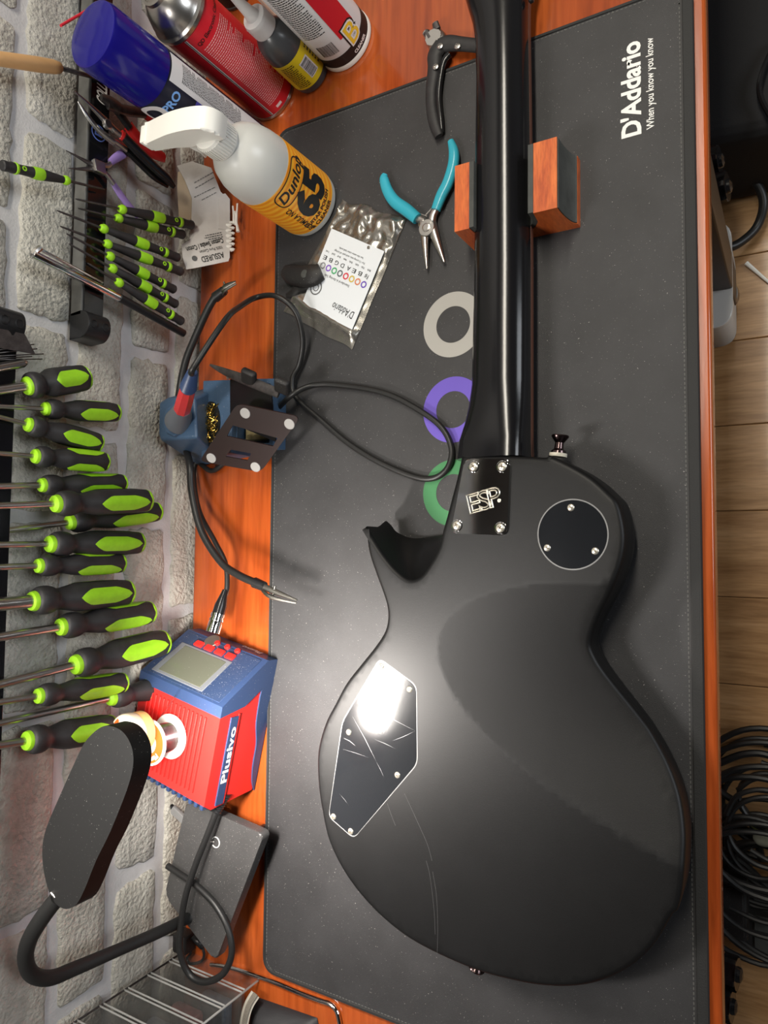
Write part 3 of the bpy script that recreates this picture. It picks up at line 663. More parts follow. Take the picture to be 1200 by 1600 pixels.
mk('pivot', lathe(BM(), [(.0050, 0), (.0050, .003), (.004, .004)], 20, frame(Wp(166, 195, .034), (1, 0, 0))), STEEL, t)
limb(t, 'shank', WL([(172,198),(184,207),(196,218)], .034), [.0046, .0040, .0040], STEEL)
limb(t, 'shank', WL([(170,214),(182,222),(198,234)], .030), [.0040, .0036, .0036], STEEL)
limb(t, 'red_collar', WL([(189,210),(199,219)], .034), [.0058, .0058], RGRIP)
limb(t, 'handle', WL([(194,214),(215,236),(245,265),(262,280),(272,292)], [.036, .036, .036, .036, .036]), [.0056, .0064, .0062, .0058, .0034], BLKG)
limb(t, 'handle', WL([(195,231),(215,250),(240,274),(262,289)], .028), [.0046, .0054, .0054, .0040], BLKG)
t = thing('side_cutters', 'red-handled cutting pliers partly behind the white spray nozzle', 'pliers', Wp(200, 190, .03))
limb(t, 'jaw', WL([(158,152),(172,160),(186,170)], .028), [.004, .007, .0075], DSTEEL)
limb(t, 'shank', WL([(168,163),(195,172),(225,176)], .028), [.0055, .006, .0058], DSTEEL)
limb(t, 'shank', WL([(182,170),(192,185),(203,200)], .026), [.0060, .0050, .0052], BLK)
limb(t, 'handle', WL([(224,172),(232,182),(250,185),(275,188)], .027), [.0050, .0062, .0058, .0050], RGRIP)
limb(t, 'handle', WL([(200,196),(215,216),(236,236),(256,246)], .024), [.0075, .0078, .0074, .0058], RGRIP)
t = thing('small_pliers', 'fine-tipped pliers with pale purple handles on the magnetic strip', 'pliers', Wp(153, 262, .03))
limb(t, 'jaw', WL([(103,235),(125,247),(146,259)], .028), [.0004, .0016, .0032], DSTEEL)
limb(t, 'jaw', WL([(107,263),(126,264),(146,264)], .028), [.0004, .0016, .0030], DSTEEL)
bm = BM(); box(bm, (-.0065, -.0065, -.0025), (.0065, .0065, .0035), .001, frame(Wp(154, 262, .030), (1, .1, 0), (0, 1, .1))); mk('box_joint', bm, STEEL, t)
limb(t, 'shank', WL([(160,258),(170,258),(176,250)], .028), [.0026, .0026, .0028], STEEL); limb(t, 'shank', WL([(158,266),(166,272),(178,288)], .028), [.0026, .0028, .0030], STEEL)
limb(t, 'handle', WL([(172,254),(184,245),(203,235),(225,229)], [.028, .026, .020, .018]), [.0034, .0046, .0046, .004], PUR)
limb(t, 'handle', WL([(174,282),(186,301),(200,320),(216,338)], .024), [.0034, .0044, .0044, .0040], PUR)
# things on the upper strip
t = thing('utility_blade', 'dark trapezoid utility knife blade stuck on the upper strip', 'blade', Wp(25, 540, .03))
pl = [(-30,508),(12,516),(15,519),(18,524),(21,524),(24,519),(38,522),(55,554),(-30,538)]
bm = BM(); q = [Wp(a, b, .034) for a, b in pl]; prism(bm, [(p.y, p.z) for p in q], 0, .0007, 0, M(((0, 0, 1, XW + .034), (1, 0, 0, 0), (0, 1, 0, 0), (0, 0, 0, 1)))); mk('blade', bm, DSTEEL, t)
for i, (a, b) in enumerate([((-10,548),(53,538)),((-8,552),(58,545)),((0,556),(68,553)),((-5,560),(50,557)),((0,562),(66,561))]):
    bm = BM(); rod(bm, Wp(*a, .030 - .001 * i), Wp(*b, .027 - .001 * i), .00055, seg=8); o = mk('drill_bit', bm, DSTEEL)
    tag(o, ['topmost thin steel drill bit, right beside the utility blade', 'second thin steel drill bit below the utility blade', 'third and longest thin steel drill bit below the utility blade', 'fourth thin steel drill bit below the utility blade', 'lowest thin steel drill bit, just above the threaded rod'][i], 'drill bit', 'thin drill bits under the utility blade')
a, b = Wp(-20, 578, .030), Wp(42, 566, .028); bm = BM(); L_ = (b - a).length; pr = []
k = 0
while k * .0011 < L_ - .004: pr += [(.0042, k * .0011), (.0036, k * .0011 + .00055)]; k += 1
lathe(bm, pr + [(.0034, L_ - .003), (.002, L_)], 16, frame(a, b - a)); tag(mk('threaded_rod', bm, STEEL, sharp=10), 'silver threaded rod stuck below the thin drill bits', 'threaded rod')

# ---------------------------------------------------------------- cans and bottles
def up(c): return M.Translation(c)
def facing(c): return math.atan2(-c.y, -c.x)
def can_print(t, name, bm, c, r, th0, z0, m, label=None): return mk(name, wrap(bm, up(c), r, th0, z0), m, t, smooth=False, label=label)
# blue-capped spray can
c = P(400, 242); r = .0315; f0 = facing(c)
t = thing('spray_can', 'tall spray can with royal blue cap, black and white label', 'spray can', c)
mk('body', lathe(BM(), [(r * .9, 0), (r, .002), (r, .160), (r * .92, .167)], 64, up(c)), mat('can_black', (.014, .015, .028), .25), t)
mk('bottom_rim', lathe(BM(), [(r * .95, 0), (r * 1.02, .001), (r * 1.02, .004), (r, .005)], 64, up(c)), STEEL, t)
mk('cap', lathe(BM(), [(r * 1.0, .163), (r * 1.0, .222), (r * .96, .2265), (r * .90, .2275), (r * .1, .2272)], 64, up(c)), mat('royal_blue', (.008, .006, .17), .15), t)
WL_ = mat('label_white', (.72, .71, .72), .35)
can_print(t, 'white_label_panel', patch(BM(), 0, 0, .030, .157, 16), c, r + .0003, f0 + .25, .004, WL_)
can_print(t, 'fine_print', fine_print(BM(), 0, 0, .020, .085, 44), c, r + .0005, f0 + .42, .062, INK)
can_print(t, 'violet_facet', patch(BM(), -.055, .090, .0, .124, 16), c, r + .00025, f0 + .25, 0, mat('violet', (.075, .065, .38), .3))
can_print(t, 'sky_facet', patch(BM(), -.055, .062, .0, .092, 16), c, r + .0003, f0 + .25, 0, mat('sky', (.12, .42, .72), .3))
can_print(t, 'indigo_facet', patch(BM(), -.055, .032, .0, .060, 16), c, r + .0003, f0 + .25, 0, mat('indigo', (.03, .02, .09), .3))
bm = text_bm('PRO', .0125, .0004); can_print(t, 'pro_lettering', bm, c, r + .0005, f0 - .62, .143, mat('pro_blue', (.2, .42, .85), .4))
bm = BM(); prism(bm, circle((0, 0), .014, 32), 0, .0002, holes=[circle((0, 0), .0085, 32)]); can_print(t, 'white_emblem', bm, c, r + .0005, f0 - 1.0, .148, WL_)
# red electronics cleaner can
c = P(425, 145); r = .0325; f0 = facing(c)
t = thing('aerosol_can', 'red aerosol can of electronic cleaner with bare metal dome', 'spray can', c)
REDC = mat('can_red', (.60, .018, .030), .28)
mk('body', lathe(BM(), [(r * .95, .002), (r, .004), (r, .140), (r * .96, .144)], 64, up(c)), REDC, t)
mk('bottom_rim', lathe(BM(), [(r * .95, 0), (r * 1.02, .001), (r * 1.02, .004), (r, .005)], 64, up(c)), STEEL, t)
mk('dome', lathe(BM(), [(r * .96, .141), (r * 1.03, .144), (r * 1.03, .148), (r * .97, .150), (r * .95, .151), (r * .93, .155), (r * .78, .165), (r * .55, .173), (r * .50, .174), (r * .50, .178), (r * .42, .1785), (r * .40, .175), (r * .18, .175), (r * .16, .185), (r * .02, .185)], 64, up(c)), STEEL, t, sharp=30)
mk('valve', lathe(BM(), [(.0022, .183), (.0022, .192), (.001, .193)], 12, up(c)), BLK, t)
can_print(t, 'seam_stripe', patch(BM(), 0, 0, .0028, .136, 2), c, r + .0003, f0 - .62, .006, WL_)
can_print(t, 'seam_line', patch(BM(), 0, 0, .0007, .136, 1), c, r + .0005, f0 - .59, .006, INK)
can_print(t, 'fine_print', fine_print(BM(), 0, 0, .040, .105, 42), c, r + .0004, f0 - .38, .018, mat('pale_print', (.80, .45, .45), .4))
can_print(t, 'title_lettering', text_bm('QD Electronic Cleaner', .0058, .0001), c, r + .0005, f0 - .40, .128, INK)
can_print(t, 'warning_box', patch(BM(), 0, 0, .008, .0035, 3), c, r + .0004, f0 - .25, .009, mat('pale_print2', (.75, .6, .6), .4))
# yellow-labelled dropper bottle
c = P(488, 117); r = .0225; f0 = facing(c)
t = thing('dropper_bottle', 'dark grey dropper bottle with yellow label and translucent nozzle cap', 'bottle', c)
mk('body', lathe(BM(), [(r * .8, 0), (r * .97, .002), (r, .006), (r, .056), (r * .98, .062), (r * .88, .072), (r * .65, .080), (r * .45, .084), (r * .45, .09)], 48, up(c)), mat('smoke_plastic', (.055, .058, .062), .28), t)
mk('label', lathe(BM(), [(r + .0002, .0105), (r + .0004, .0105), (r + .0004, .052), (r + .0002, .052)], 48, up(c), capped=False), mat('yellow_label', (.72, .58, .02), .4), t)
TRL = mat('cloudy_plastic', (.62, .62, .62), .35, alpha=.88)
mk('screw_cap', lathe(BM(), [(r * .62, .083)] + [(r * (.62 + .015 * (i % 2)), .084 + .0015 * i) for i in range(10)] + [(r * .58, .101), (r * .34, .102)], 40, up(c)), TRL, t)
mk('nozzle', lathe(BM(), [(r * .36, .101), (r * .30, .108), (r * .28, .1085), (r * .15, .138), (r * .10, .146), (r * .02, .147)], 28, up(c)), TRL, t)
can_print(t, 'white_barcode_panel', patch(BM(), 0, 0, .0125, .024, 8), c, r + .0006, f0 - .10, .018, WL_)
can_print(t, 'barcode', barcode(BM(), .001, .0015, .011, .0225, horiz=True), c, r + .0008, f0 - .10, .018, INK)
can_print(t, 'fine_print', fine_print(BM(), 0, 0, .016, .036, 14, wl=.0018), c, r + .0006, f0 - 1.0, .013, INK)
can_print(t, 'fine_print', fine_print(BM(), 0, 0, .012, .030, 6, wl=.0022), c, r + .0006, f0 + .65, .018, INK)
# white can with red panel
c = P(540, 65); r = .0325; f0 = facing(c)
t = thing('degreaser_can', 'white spray can with red panel, large yellow B and black base band', 'spray can', c)
mk('body', lathe(BM(), [(r * .95, .004), (r, .006), (r, .18), (r * .9, .19)], 64, up(c)), mat('can_white', (.66, .66, .66), .28), t)
mk('base_rim', lathe(BM(), [(r * .97, 0), (r * 1.035, .001), (r * 1.035, .005), (r, .0065)], 64, up(c)), WHITE, t)
mk('black_band', lathe(BM(), [(r + .0001, .0065), (r + .0003, .0066), (r + .0003, .020), (r + .0001, .020)], 64, up(c), capped=False), INK, t)
can_print(t, 'red_panel', patch(BM(), .0, .035, .024, .17, 10), c, r + .0003, f0 - .08, 0, REDC)
can_print(t, 'big_letter', text_bm('B', .032, .0035), c, r + .0004, f0 + .06, .019, INK)
can_print(t, 'big_letter', text_bm('B', .032, .0018), c, r + .0006, f0 + .06, .019, WINK)
can_print(t, 'big_letter', text_bm('B', .032, .0001), c, r + .0008, f0 + .06, .019, mat('warm_yellow', (.85, .55, .03), .4))
can_print(t, 'fine_print', fine_print(BM(), 0, 0, .028, .105, 40, wl=.0020), c, r + .0004, f0 - 1.08, .055, INK)
can_print(t, 'barcode', barcode(BM(), 0, 0, .020, .016), c, r + .0004, f0 - .95, .026, INK)
can_print(t, 'base_lettering', text_bm('CLEANER', .0048, .0002), c, r + .0005, f0 + .0, .009, WINK)
# black can at the very top edge
c = P(372, -22); r = .030
t = thing('black_can', 'plain black can behind the dropper bottle, only its base in view', 'spray can', c)
mk('body', lathe(BM(), [(r * .9, 0), (r, .003), (r, .15), (r * .8, .16)], 48, up(c)), mat('can_dark', (.008, .008, .009), .2), t)
mk('base_rim', lathe(BM(), [(r * .97, 0), (r * 1.03, .001), (r * 1.03, .004), (r, .005)], 48, up(c)), DSTEEL, t)
# beige card strip between bottle and can
a = P(463, 58); bm = BM(); box(bm, (-.001, -.012, 0), (.001, .012, .085), 0, M.Translation(a) @ M.Rotation(.6, 4, 'Z')); tag(mk('card_strip', bm, mat('pale_card', (.62, .50, .42), .7), smooth=False), 'narrow pale card strip standing between dropper bottle and white can', 'card')
# guitar polish spray bottle
c = P(488, 323); c.z = MZ; r = .0365; f0 = facing(c)
t = thing('spray_bottle', 'white trigger spray bottle of guitar polish with an orange label', 'spray bottle', c)
mk('bottle', lathe(BM(), [(r * .8, 0), (r * .97, .002), (r, .007), (r, .088), (r * .985, .098), (r * .93, .110), (r * .80, .122), (r * .60, .131), (r * .42, .136), (r * .38, .140), (r * .38, .146)], 64, up(c)), mat('cloudy_bottle', (.56, .56, .53), .3, spec=.5), t)
lab = mat('orange_label', (.90, .36, .02), .35); nt = lab.node_tree
wv = nt.nodes.new('ShaderNodeTexWave'); wv.wave_type = 'BANDS'; wv.bands_direction = 'Z'; wv.inputs['Scale'].default_value = 45; wv.inputs['Distortion'].default_value = 3; wv.inputs['Detail'].default_value = 1; wv.inputs['Detail Scale'].default_value = .8
tc = nt.nodes.new('ShaderNodeTexCoord'); nt.links.new(tc.outputs['Object'], wv.inputs['Vector']); rp = nt.nodes.new('ShaderNodeValToRGB'); rp.color_ramp.elements[0].color = (.86, .27, .012, 1); rp.color_ramp.elements[1].color = (.95, .48, .035, 1)
nt.links.new(wv.outputs['Fac'], rp.inputs[0]); nt.links.new(rp.outputs[0], nt.nodes['Principled BSDF'].inputs['Base Color'])
mk('label', lathe(BM(), [(r + .0002, .010), (r + .0004, .010), (r + .0004, .086), (r + .0002, .086)], 64, up(c), capped=False), lab, t)
can_print(t, 'dunlop_lettering', text_bm('Dunlop', .0175, .0004, shear=.25), c, r + .0006, f0 - .45, .0665, INK)
bm = BM(); o_ = round_poly([(-.003, -.006), (.051, -.006), (.051, .0165), (-.003, .0165)], .010, 8); i_ = round_poly([(-.0018, -.0048), (.0498, -.0048), (.0498, .0153), (-.0018, .0153)], .009, 8); prism(bm, o_, 0, .0001, holes=[i_])
can_print(t, 'name_oval', bm, c, r + .0006, f0 - .45, .0665, INK)
can_print(t, 'big_number', text_bm('65', .046, .0026), c, r + .0006, f0 - .32, .027, INK)
bm = text_bm('FORMULA NO.', .0085, .0002); kx = .046 / max(q.co.x for q in bm.verts)
for q in bm.verts: q.co = V((-q.co.y * 1.15, q.co.x * kx, 0))
can_print(t, 'formula_lettering', bm, c, r + .0006, f0 - .42, .0125, INK)
can_print(t, 'polish_lettering', text_bm('GUITAR POLISH', .0068, .0002), c, r + .0006, f0 - .62, .0185, INK)
can_print(t, 'cleaner_lettering', text_bm('& CLEANER', .0068, .0002), c, r + .0006, f0 - .50, .0115, INK)
can_print(t, 'fine_print', fine_print(BM(), 0, 0, .018, .016, 6), c, r + .0006, f0 - 2.15, .050, INK)
# trigger head
hc = c + V((0, 0, 0)); f = up(c)
mk('screw_collar', lathe(BM(), [(r * .47, .138), (r * .48, .140)] + [(r * .48, .158), (r * .45, .1605), (r * .30, .161)], 40, f), WHITE, t)
bm = BM()
for i in range(40):
    a = 2 * PI * i / 40; box(bm, (-.0005, -.0005, .1405), (.0006, .0005, .158), 0, f @ M.Rotation(a, 4, 'Z') @ M.Translation((r * .48, 0, 0)))
k = mk('collar_ribs', bm, WHITE, t, smooth=False); k['kind'] = 'stuff'
# head: side profile (along the nozzle direction, height) extruded
tp0, tp1 = P(355, 190, .190), P(232, 222, .190)
hd = (tp1 - tp0); hd.z = 0; hd.normalize(); hs = V((-hd.y, hd.x, 0))
def HP(x, z, s=0): return c + hd * x + V((0, 0, z)) + hs * s
prof = smooth_pts([(-.020, .160), (-.021, .172), (-.015, .182), (.0, .187), (.022, .188), (.040, .186), (.058, .183)], 4) + [(.064, .183), (.064, .168), (.052, .166), (.036, .170), (.022, .166), (.012, .159), (-.010, .158)]
bm = BM(); m4 = M(((hd.x, 0, hs.x, c.x), (hd.y, 0, hs.y, c.y), (0, 1, 0, c.z - MZ), (0, 0, 0, 1))); prism(bm, prof, -.0105, .0105, .003, m4, seg=3); mk('spray_head', bm, WHITE, t, sharp=30)
bm = BM(); box(bm, (.060, .1675, -.0085), (.069, .1835, .0085), .0015, m4); mk('nozzle_tip', bm, WHITE, t)
bm = BM(); tube(bm, [HP(.026, .166), HP(.030, .152), HP(.028, .140), HP(.034, .128)], [.0055, .0060, .0058, .0035], 12, 5, .45, hd); mk('trigger', bm, WHITE, t)
# ---------------------------------------------------------------- cotton swab packet leaning between wall and bottle
t = thing('swab_packet', 'torn cotton swab packet with paper card, standing between wall and spray bottle', 'packet', P(330, 400))
CARD = mat('card_paper', (.60, .575, .545), .8, var=.06, vscale=60, bump=.1, bscale=300); KRAFT = mat('kraft_card', (.46, .36, .25), .8)
def card(pxz, m, name, th_=.0008, holes=()):
    q = [P(a, b, z) for a, b, z in pxz]; nn = (q[1] - q[0]).cross(q[-1] - q[0]).normalized(); nn = nn if nn.z > 0 else -nn
    f = frame(q[0], nn); fi = f.inverted(); loc = [(fi @ p) for p in q]; bm = BM(); prism(bm, [(p.x, p.y) for p in loc], -th_, 0, 0, f); return mk(name, bm, m, t, smooth=False), f, fi
# the card plane: lower edge on the desk, upper edge leaning towards the wall
A_, B_, C_ = P(358, 404, .008), V((-.622, P(300, 415, .06).y, .066)), P(352, 300, .008)
nn = (B_ - A_).cross(C_ - A_).normalized(); nn = nn if nn.z > 0 else -nn
def onplane(px, py, p0=A_, n_=nn):
    d = ray(px, py); o = V((0, 0, CAMZ)); k = (p0 - o).dot(n_) / d.dot(n_); return o + d * k
fr = frame(A_, nn); fi = fr.inverted()
def planar(name, pxs, m, dz0, dz1, lab=None):
    bm = BM(); prism(bm, [tuple((fi @ onplane(a, b)).to_2d()) for a, b in pxs], dz0, dz1, 0, fr); return mk(name, bm, m, t, smooth=False, label=lab)
planar('card_back', [(277,292),(280,345),(296,345),(322,300),(300,262),(278,268)], KRAFT, -.002, -.0012)
planar('paper_card', [(359,402),(357,408),(303,419),(291,421),(285,400),(284,382),(296,376),(299,345),(300,310),(290,284),(277,259),(300,252),(330,262),(345,300),(358,312)], CARD, -.0009, 0)
planar('folded_flap', [(342,312),(346,304),(352,303),(359,312),(359,360),(341,358)], CARD, .0003, .0010)
def ptext(name, s, size, px0, px1, bold=0, m=INK):
    a, b = onplane(*px0), onplane(*px1); return flat_text(name, s, size, a, b - a, m, t, bold, fit=(b - a).length, up=nn, h=.0005)
GINK = mat('grey_ink', (.10, .10, .10), .6)
ptext('brand_lettering', 'ASSURED', .010, (348, 394), (313, 402), .0001)
ptext('cotton_lettering', '100% Pure Cotton', .0052, (347, 384), (312, 392), 0)
ptext('swab_lettering', 'Cotton Swabs / Coton', .0085, (347, 372), (290, 387), .0002)
bm = BM(); fine_print(bm, 0, 0, .022, .008, 3, wl=.002); a, b = onplane(345, 362), onplane(315, 368); bm.transform(frame(a + nn * .0005, nn, b - a)); mk('fine_print', bm, GINK, t, smooth=False)
for i, (p0, p1) in enumerate([((333,268),(294,290)), ((333,277),(298,297)), ((335,292),(302,308)), ((337,300),(307,316))]):
    bm = BM(); a, b = onplane(*p0), onplane(*p1); fine_print(bm, 0, 0, (b - a).length, .0018, 1, wl=.003); bm.transform(frame(a + nn * .0006, nn, b - a)); mk('fine_print', bm, GINK, t, smooth=False)
bm = BM(); prism(bm, circle((0, 0), .0032, 20), 0, .0003); bm.transform(frame(onplane(304, 404) + nn * .0004, nn)); mk('hang_hole', bm, GINK, t, smooth=False)
SW = mat('cotton', (.74, .71, .66), .95, bump=.5, bscale=700)
for i in range(11):
    y = P(366, 388 - 4.2 * i, .006); bm = BM(); x0 = y.x - .001 - .002 * (i % 2)
    lathe(bm, [(.0004, 0), (.0020, .002), (.0024, .006), (.0016, .011), (.0010, .013), (.0010, .060)], 12, frame((x0, y.y, .004 + .003 * (i % 2)), (-1, 0, .12))); o = mk('cotton_swab', bm, SW)
    tag(o, 'white cotton swab tip at the packet edge, ' + ['first','second','third','fourth','fifth','sixth','seventh','eighth','ninth','tenth','eleventh'][i] + ' from the lowest card corner', 'cotton swab', 'cotton swabs in the torn packet')
for i, (a, b) in enumerate([((364,322),(366,350)),((371,318),(369,352)),((367,330),(372,362))]):
    bm = BM(); tube(bm, [P(*a, .012), P((a[0]+b[0])/2, (a[1]+b[1])/2, .012), P(*b, .011)], [.0010, .0012, .0022], 8); o = mk('cotton_swab', bm, SW); tag(o, ['lengthwise cotton swab touching the card edge near the bottle', 'lengthwise cotton swab farthest from the card', 'lengthwise cotton swab lying lowest, towards the row of tips'][i], 'cotton swab', 'loose cotton swabs along the packet edge')
# ---------------------------------------------------------------- pliers on the mat
def PLs(lst, z): return [P(a, b, z if not isinstance(z, (list, tuple)) else z[i]) for i, (a, b) in enumerate(lst)]
TEAL = mat('teal_grip', (.035, .36, .47), .25)
t = thing('teal_pliers', 'small needle-nose pliers with teal handles lying open on the mat', 'pliers', P(669, 355, MZ))
zz = MZ + .006; U3 = (0, 0, 1)
limb(t, 'jaw', PLs([(664,352),(664,372),(665,395),(667,420)], zz), [.0050, .0042, .0028, .0011], STEEL, .8, U3)
limb(t, 'jaw', PLs([(674,350),(680,370),(687,390),(694,410)], zz), [.0056, .0046, .0030, .0012], STEEL, .8, U3)
limb(t, 'shank', PLs([(671,360),(661,350),(660,345),(650,340)], zz), [.0062, .0054, .0042, .0040], STEEL, .7, U3)
limb(t, 'shank', PLs([(669,362),(674,347),(677,335),(684,322)], zz - .0008), [.0055, .0050, .0044, .0042], STEEL, .7, U3)
mk('pivot', lathe(BM(), [(.0088, -.0035), (.0088, .0035), (.0082, .0042), (.0045, .0043), (.0043, .0050), (.003, .0054)], 28, M.Translation(P(669, 358, zz))), STEEL, t, sharp=30)
limb(t, 'handle', PLs([(652,342),(635,328),(617,315),(606,299),(600,280),(602,272)], zz + .001), [.0058, .0064, .0062, .0058, .0050, .0030], TEAL, .75, U3)
limb(t, 'handle', PLs([(681,328),(690,305),(700,285),(708,258),(709,238),(704,220)], zz + .001), [.0052, .0060, .0060, .0058, .0052, .0032], TEAL, .75, U3)
bm = BM(); tube(bm, [P(653,333,zz), P(668,338,zz), P(665,336,zz), P(674,326,zz)], .0005, 6, sm=False); mk('spring_wire', bm, STEEL, t)
t = thing('crimping_pliers', 'black-handled fishing style pliers half under the guitar neck', 'pliers', P(690, 75, MZ)); zz = .009
limb(t, 'jaw', PLs([(686,80),(678,66),(672,58),(664,50)], zz), [.0085, .0070, .0050, .0034], STEEL, .6, U3)
limb(t, 'jaw', PLs([(690,78),(688,62),(683,50),(680,36)], zz), [.0085, .0072, .0048, .0034], STEEL, .6, U3)
limb(t, 'tungsten_insert', PLs([(672,60),(666,50)], zz + .003), [.0034, .0034], DSTEEL, .5, U3); limb(t, 'tungsten_insert', PLs([(684,46),(680,36)], zz + .003), [.0034, .0034], DSTEEL, .5, U3)
bm = BM(); prism(bm, round_poly([P(a, b, 0).to_2d() for a, b in [(677,62),(692,56),(700,66),(691,80),(678,86),(672,72)]], .003), zz - .003, zz + .0045, .001); mk('jaw_plate', bm, STEEL, t)
limb(t, 'handle', PLs([(686,72),(700,68),(722,69),(748,72),(775,78)], zz + .001), [.0080, .0082, .0070, .0066, .0060], RUB, .6, U3)
limb(t, 'handle', PLs([(690,70),(680,86),(679,105),(674,140),(674,165),(678,190),(686,213)], zz + .001), [.0090, .0085, .0076, .0062, .0060, .0060, .0045], RUB, .6, U3)
limb(t, 'inner_spring_bar', PLs([(702,84),(694,95),(689,115),(685,150),(688,185),(690,208)], zz - .001), [.004, .0038, .0036, .0036, .0036, .003], BLKG, .7, U3)
for a, b in ((688,73),(715,73),(681,105)): mk('rivet', lathe(BM(), [(.0030, 0), (.0030, .0012), (.0020, .0016), (.0018, .0008), (.0001, .0008)], 16, M.Translation(P(a, b, zz + .0052))), STEEL, t)
# ---------------------------------------------------------------- foil bag of strings
t = thing('foil_string_bag', 'crinkled silver foil bag with a white printed label on the mat', 'bag', P(545, 430, MZ))
co = [P(536, 312, MZ), P(636, 343, MZ), P(551, 547, MZ), P(444, 487, MZ)]
FOIL = mat('foil', (.33, .315, .285), .27, .85, var=.12, vscale=30)
bm = BM(); NX, NY = 46, 70; top = []; bot = []
def fh(u, v, s=0):
    e = min(u, 1 - u, v, 1 - v); k = min(1, e / .06)
    cr = abs(noise.noise(V((u * 5, v * 7, 1.3)))) * .006 * max(.15, (1 - v * 2.4)) + .0022 * noise.noise(V((u * 12, v * 16, 4)))
    fold = .0035 * math.exp(-((v - .86 - .04 * u) / .03) ** 2)
    return .0012 + k * (.0028 + cr * (1.3 if v < .3 else .35) + fold)
for i in range(NX + 1):
    a, b = [], []
    for j in range(NY + 1):
        u, v = i / NX, j / NY; p = co[0].lerp(co[1], u).lerp(co[3].lerp(co[2], u), v); wob = .0025 * noise.noise(V((u * 4, v * 4, 9))) ; z = fh(u, v)
        a.append(bm.verts.new((p.x + wob, p.y + wob, MZ + z))); b.append(bm.verts.new((p.x + wob, p.y + wob, MZ + .0003)))
    top.append(a); bot.append(b)
for i in range(NX):
    for j in range(NY):
        bm.faces.new((top[i][j], top[i + 1][j], top[i + 1][j + 1], top[i][j + 1])); bm.faces.new((bot[i][j], bot[i][j + 1], bot[i + 1][j + 1], bot[i + 1][j]))
for j in range(NY):
    bm.faces.new((top[0][j], top[0][j + 1], bot[0][j + 1], bot[0][j])); bm.faces.new((top[NX][j], bot[NX][j], bot[NX][j + 1], top[NX][j + 1]))
for i in range(NX):
    bm.faces.new((top[i][0], bot[i][0], bot[i + 1][0], top[i + 1][0])); bm.faces.new((top[i][NY], top[i + 1][NY], bot[i + 1][NY], bot[i][NY]))
mk('foil_pouch', bm, FOIL, t, sharp=60)
zl = MZ + .0066; LO = P(600.5, 392.5, zl); lx = P(518, 357, zl) - LO; ly = P(550, 515, zl) - LO; ux, uy = lx.length, ly.length; dx, dy = lx.normalized(), ly.normalized()
def lp(u, v, z=.0003): return LO + lx * u + ly * v + V((0, 0, z))
# (u along the reading direction, v up the page)
bm = BM(); q = [lp(0, 0, 0), lp(1, 0, 0), lp(1, 1, 0), lp(0, 1, 0)]; prism(bm, [(p.x, p.y) for p in q], zl - .0006, zl, 0); lb = mk('paper_label', bm, mat('label_paper', (.68, .71, .74), .55), t, smooth=False)
def ltext(name, s, size, u0, v0, u1, m=INK, bold=0):
    a, b = lp(u0, v0), lp(u1, v0); return flat_text(name, s, size, a, b - a, m, lb, bold, fit=(b - a).length, h=0)
ltext('brand_lettering', "D'Addario", .0115, .06, .80, .46)
for i, (ch, nmb, cl) in enumerate([('F#', '8th', (.13, .06, .42)), ('B', '7th', (.62, .20, .09)), ('E', '6th', (.58, .42, .06)), ('A', '5th', (.62, .03, .05)), ('D', '4th', (.10, .12, .13)), ('G', '3rd', (.05, .35, .13)), ('B', '2nd', (.20, .08, .48)), ('E', '1st', (.25, .25, .26))]):
    u = .105 + i * .113; v = .455
    ltext('string_letter', ch, .0065, u - .03, v - .125, u + .035); ltext('string_number', nmb, .0030, u - .025, v - .19, u + .035)
    p = lp(u, v); bm = BM(); prism(bm, circle((0, 0), .0036, 24), 0, .00015, holes=[circle((0, 0), .0023, 24)]); bm.transform(M.Translation(p)); mk('colour_ring', bm, mat('ring_%d' % i, cl, .5), lb, smooth=False)
ltext('standard_lettering', 'Standard 6-String Set', .0036, .32, .535, .80, GINK)
ltext('note_lettering', 'For 12-string sets, each pair of strings', .0030, .22, .215, .80, GINK); ltext('note_lettering', 'has the same color ball ends.', .0030, .28, .165, .74, GINK)
p = lp(.86, .74); bm = BM(); prism(bm, circle((0, 0), .0078, 32), 0, .00015, holes=[circle((0, 0), .0066, 32)]); bm.transform(M.Translation(p)); mk('round_stamp', bm, GINK, lb, smooth=False)
bm = BM(); prism(bm, circle((0, 0), .0038, 24), 0, .00015, holes=[circle((0, 0), .0030, 24)]); bm.transform(M.Translation(p)); mk('round_stamp', bm, GINK, lb, smooth=False)
# black clip on the mat
t = thing('black_clip', 'black plastic spring clip lying at the edge of the foil bag', 'clip', P(472, 440, MZ))
bm = BM(); tube(bm, [P(502, 424, .013), P(490, 430, .015), P(474, 432, .014), (P(455, 428, .012)), P(444, 424, .010)], [.0100, .0125, .0125, .011, .007], 16, 6, .55, (0, 0, 1)); mk('upper_jaw', bm, BLKM, t)
bm = BM(); tube(bm, [P(492, 442, .007), P(478, 446, .009), P(466, 450, .010), P(458, 458, .010), P(448, 462, .008)], [.006, .0075, .0065, .0055, .003], 12, 6, .5, (0, 0, 1)); mk('lower_jaw', bm, BLKM, t)
mk('pad', lathe(BM(), [(.0045, 0), (.0045, .001), (.003, .0014)], 20, M.Translation(P(476, 428, .0205))), GREYR, t)

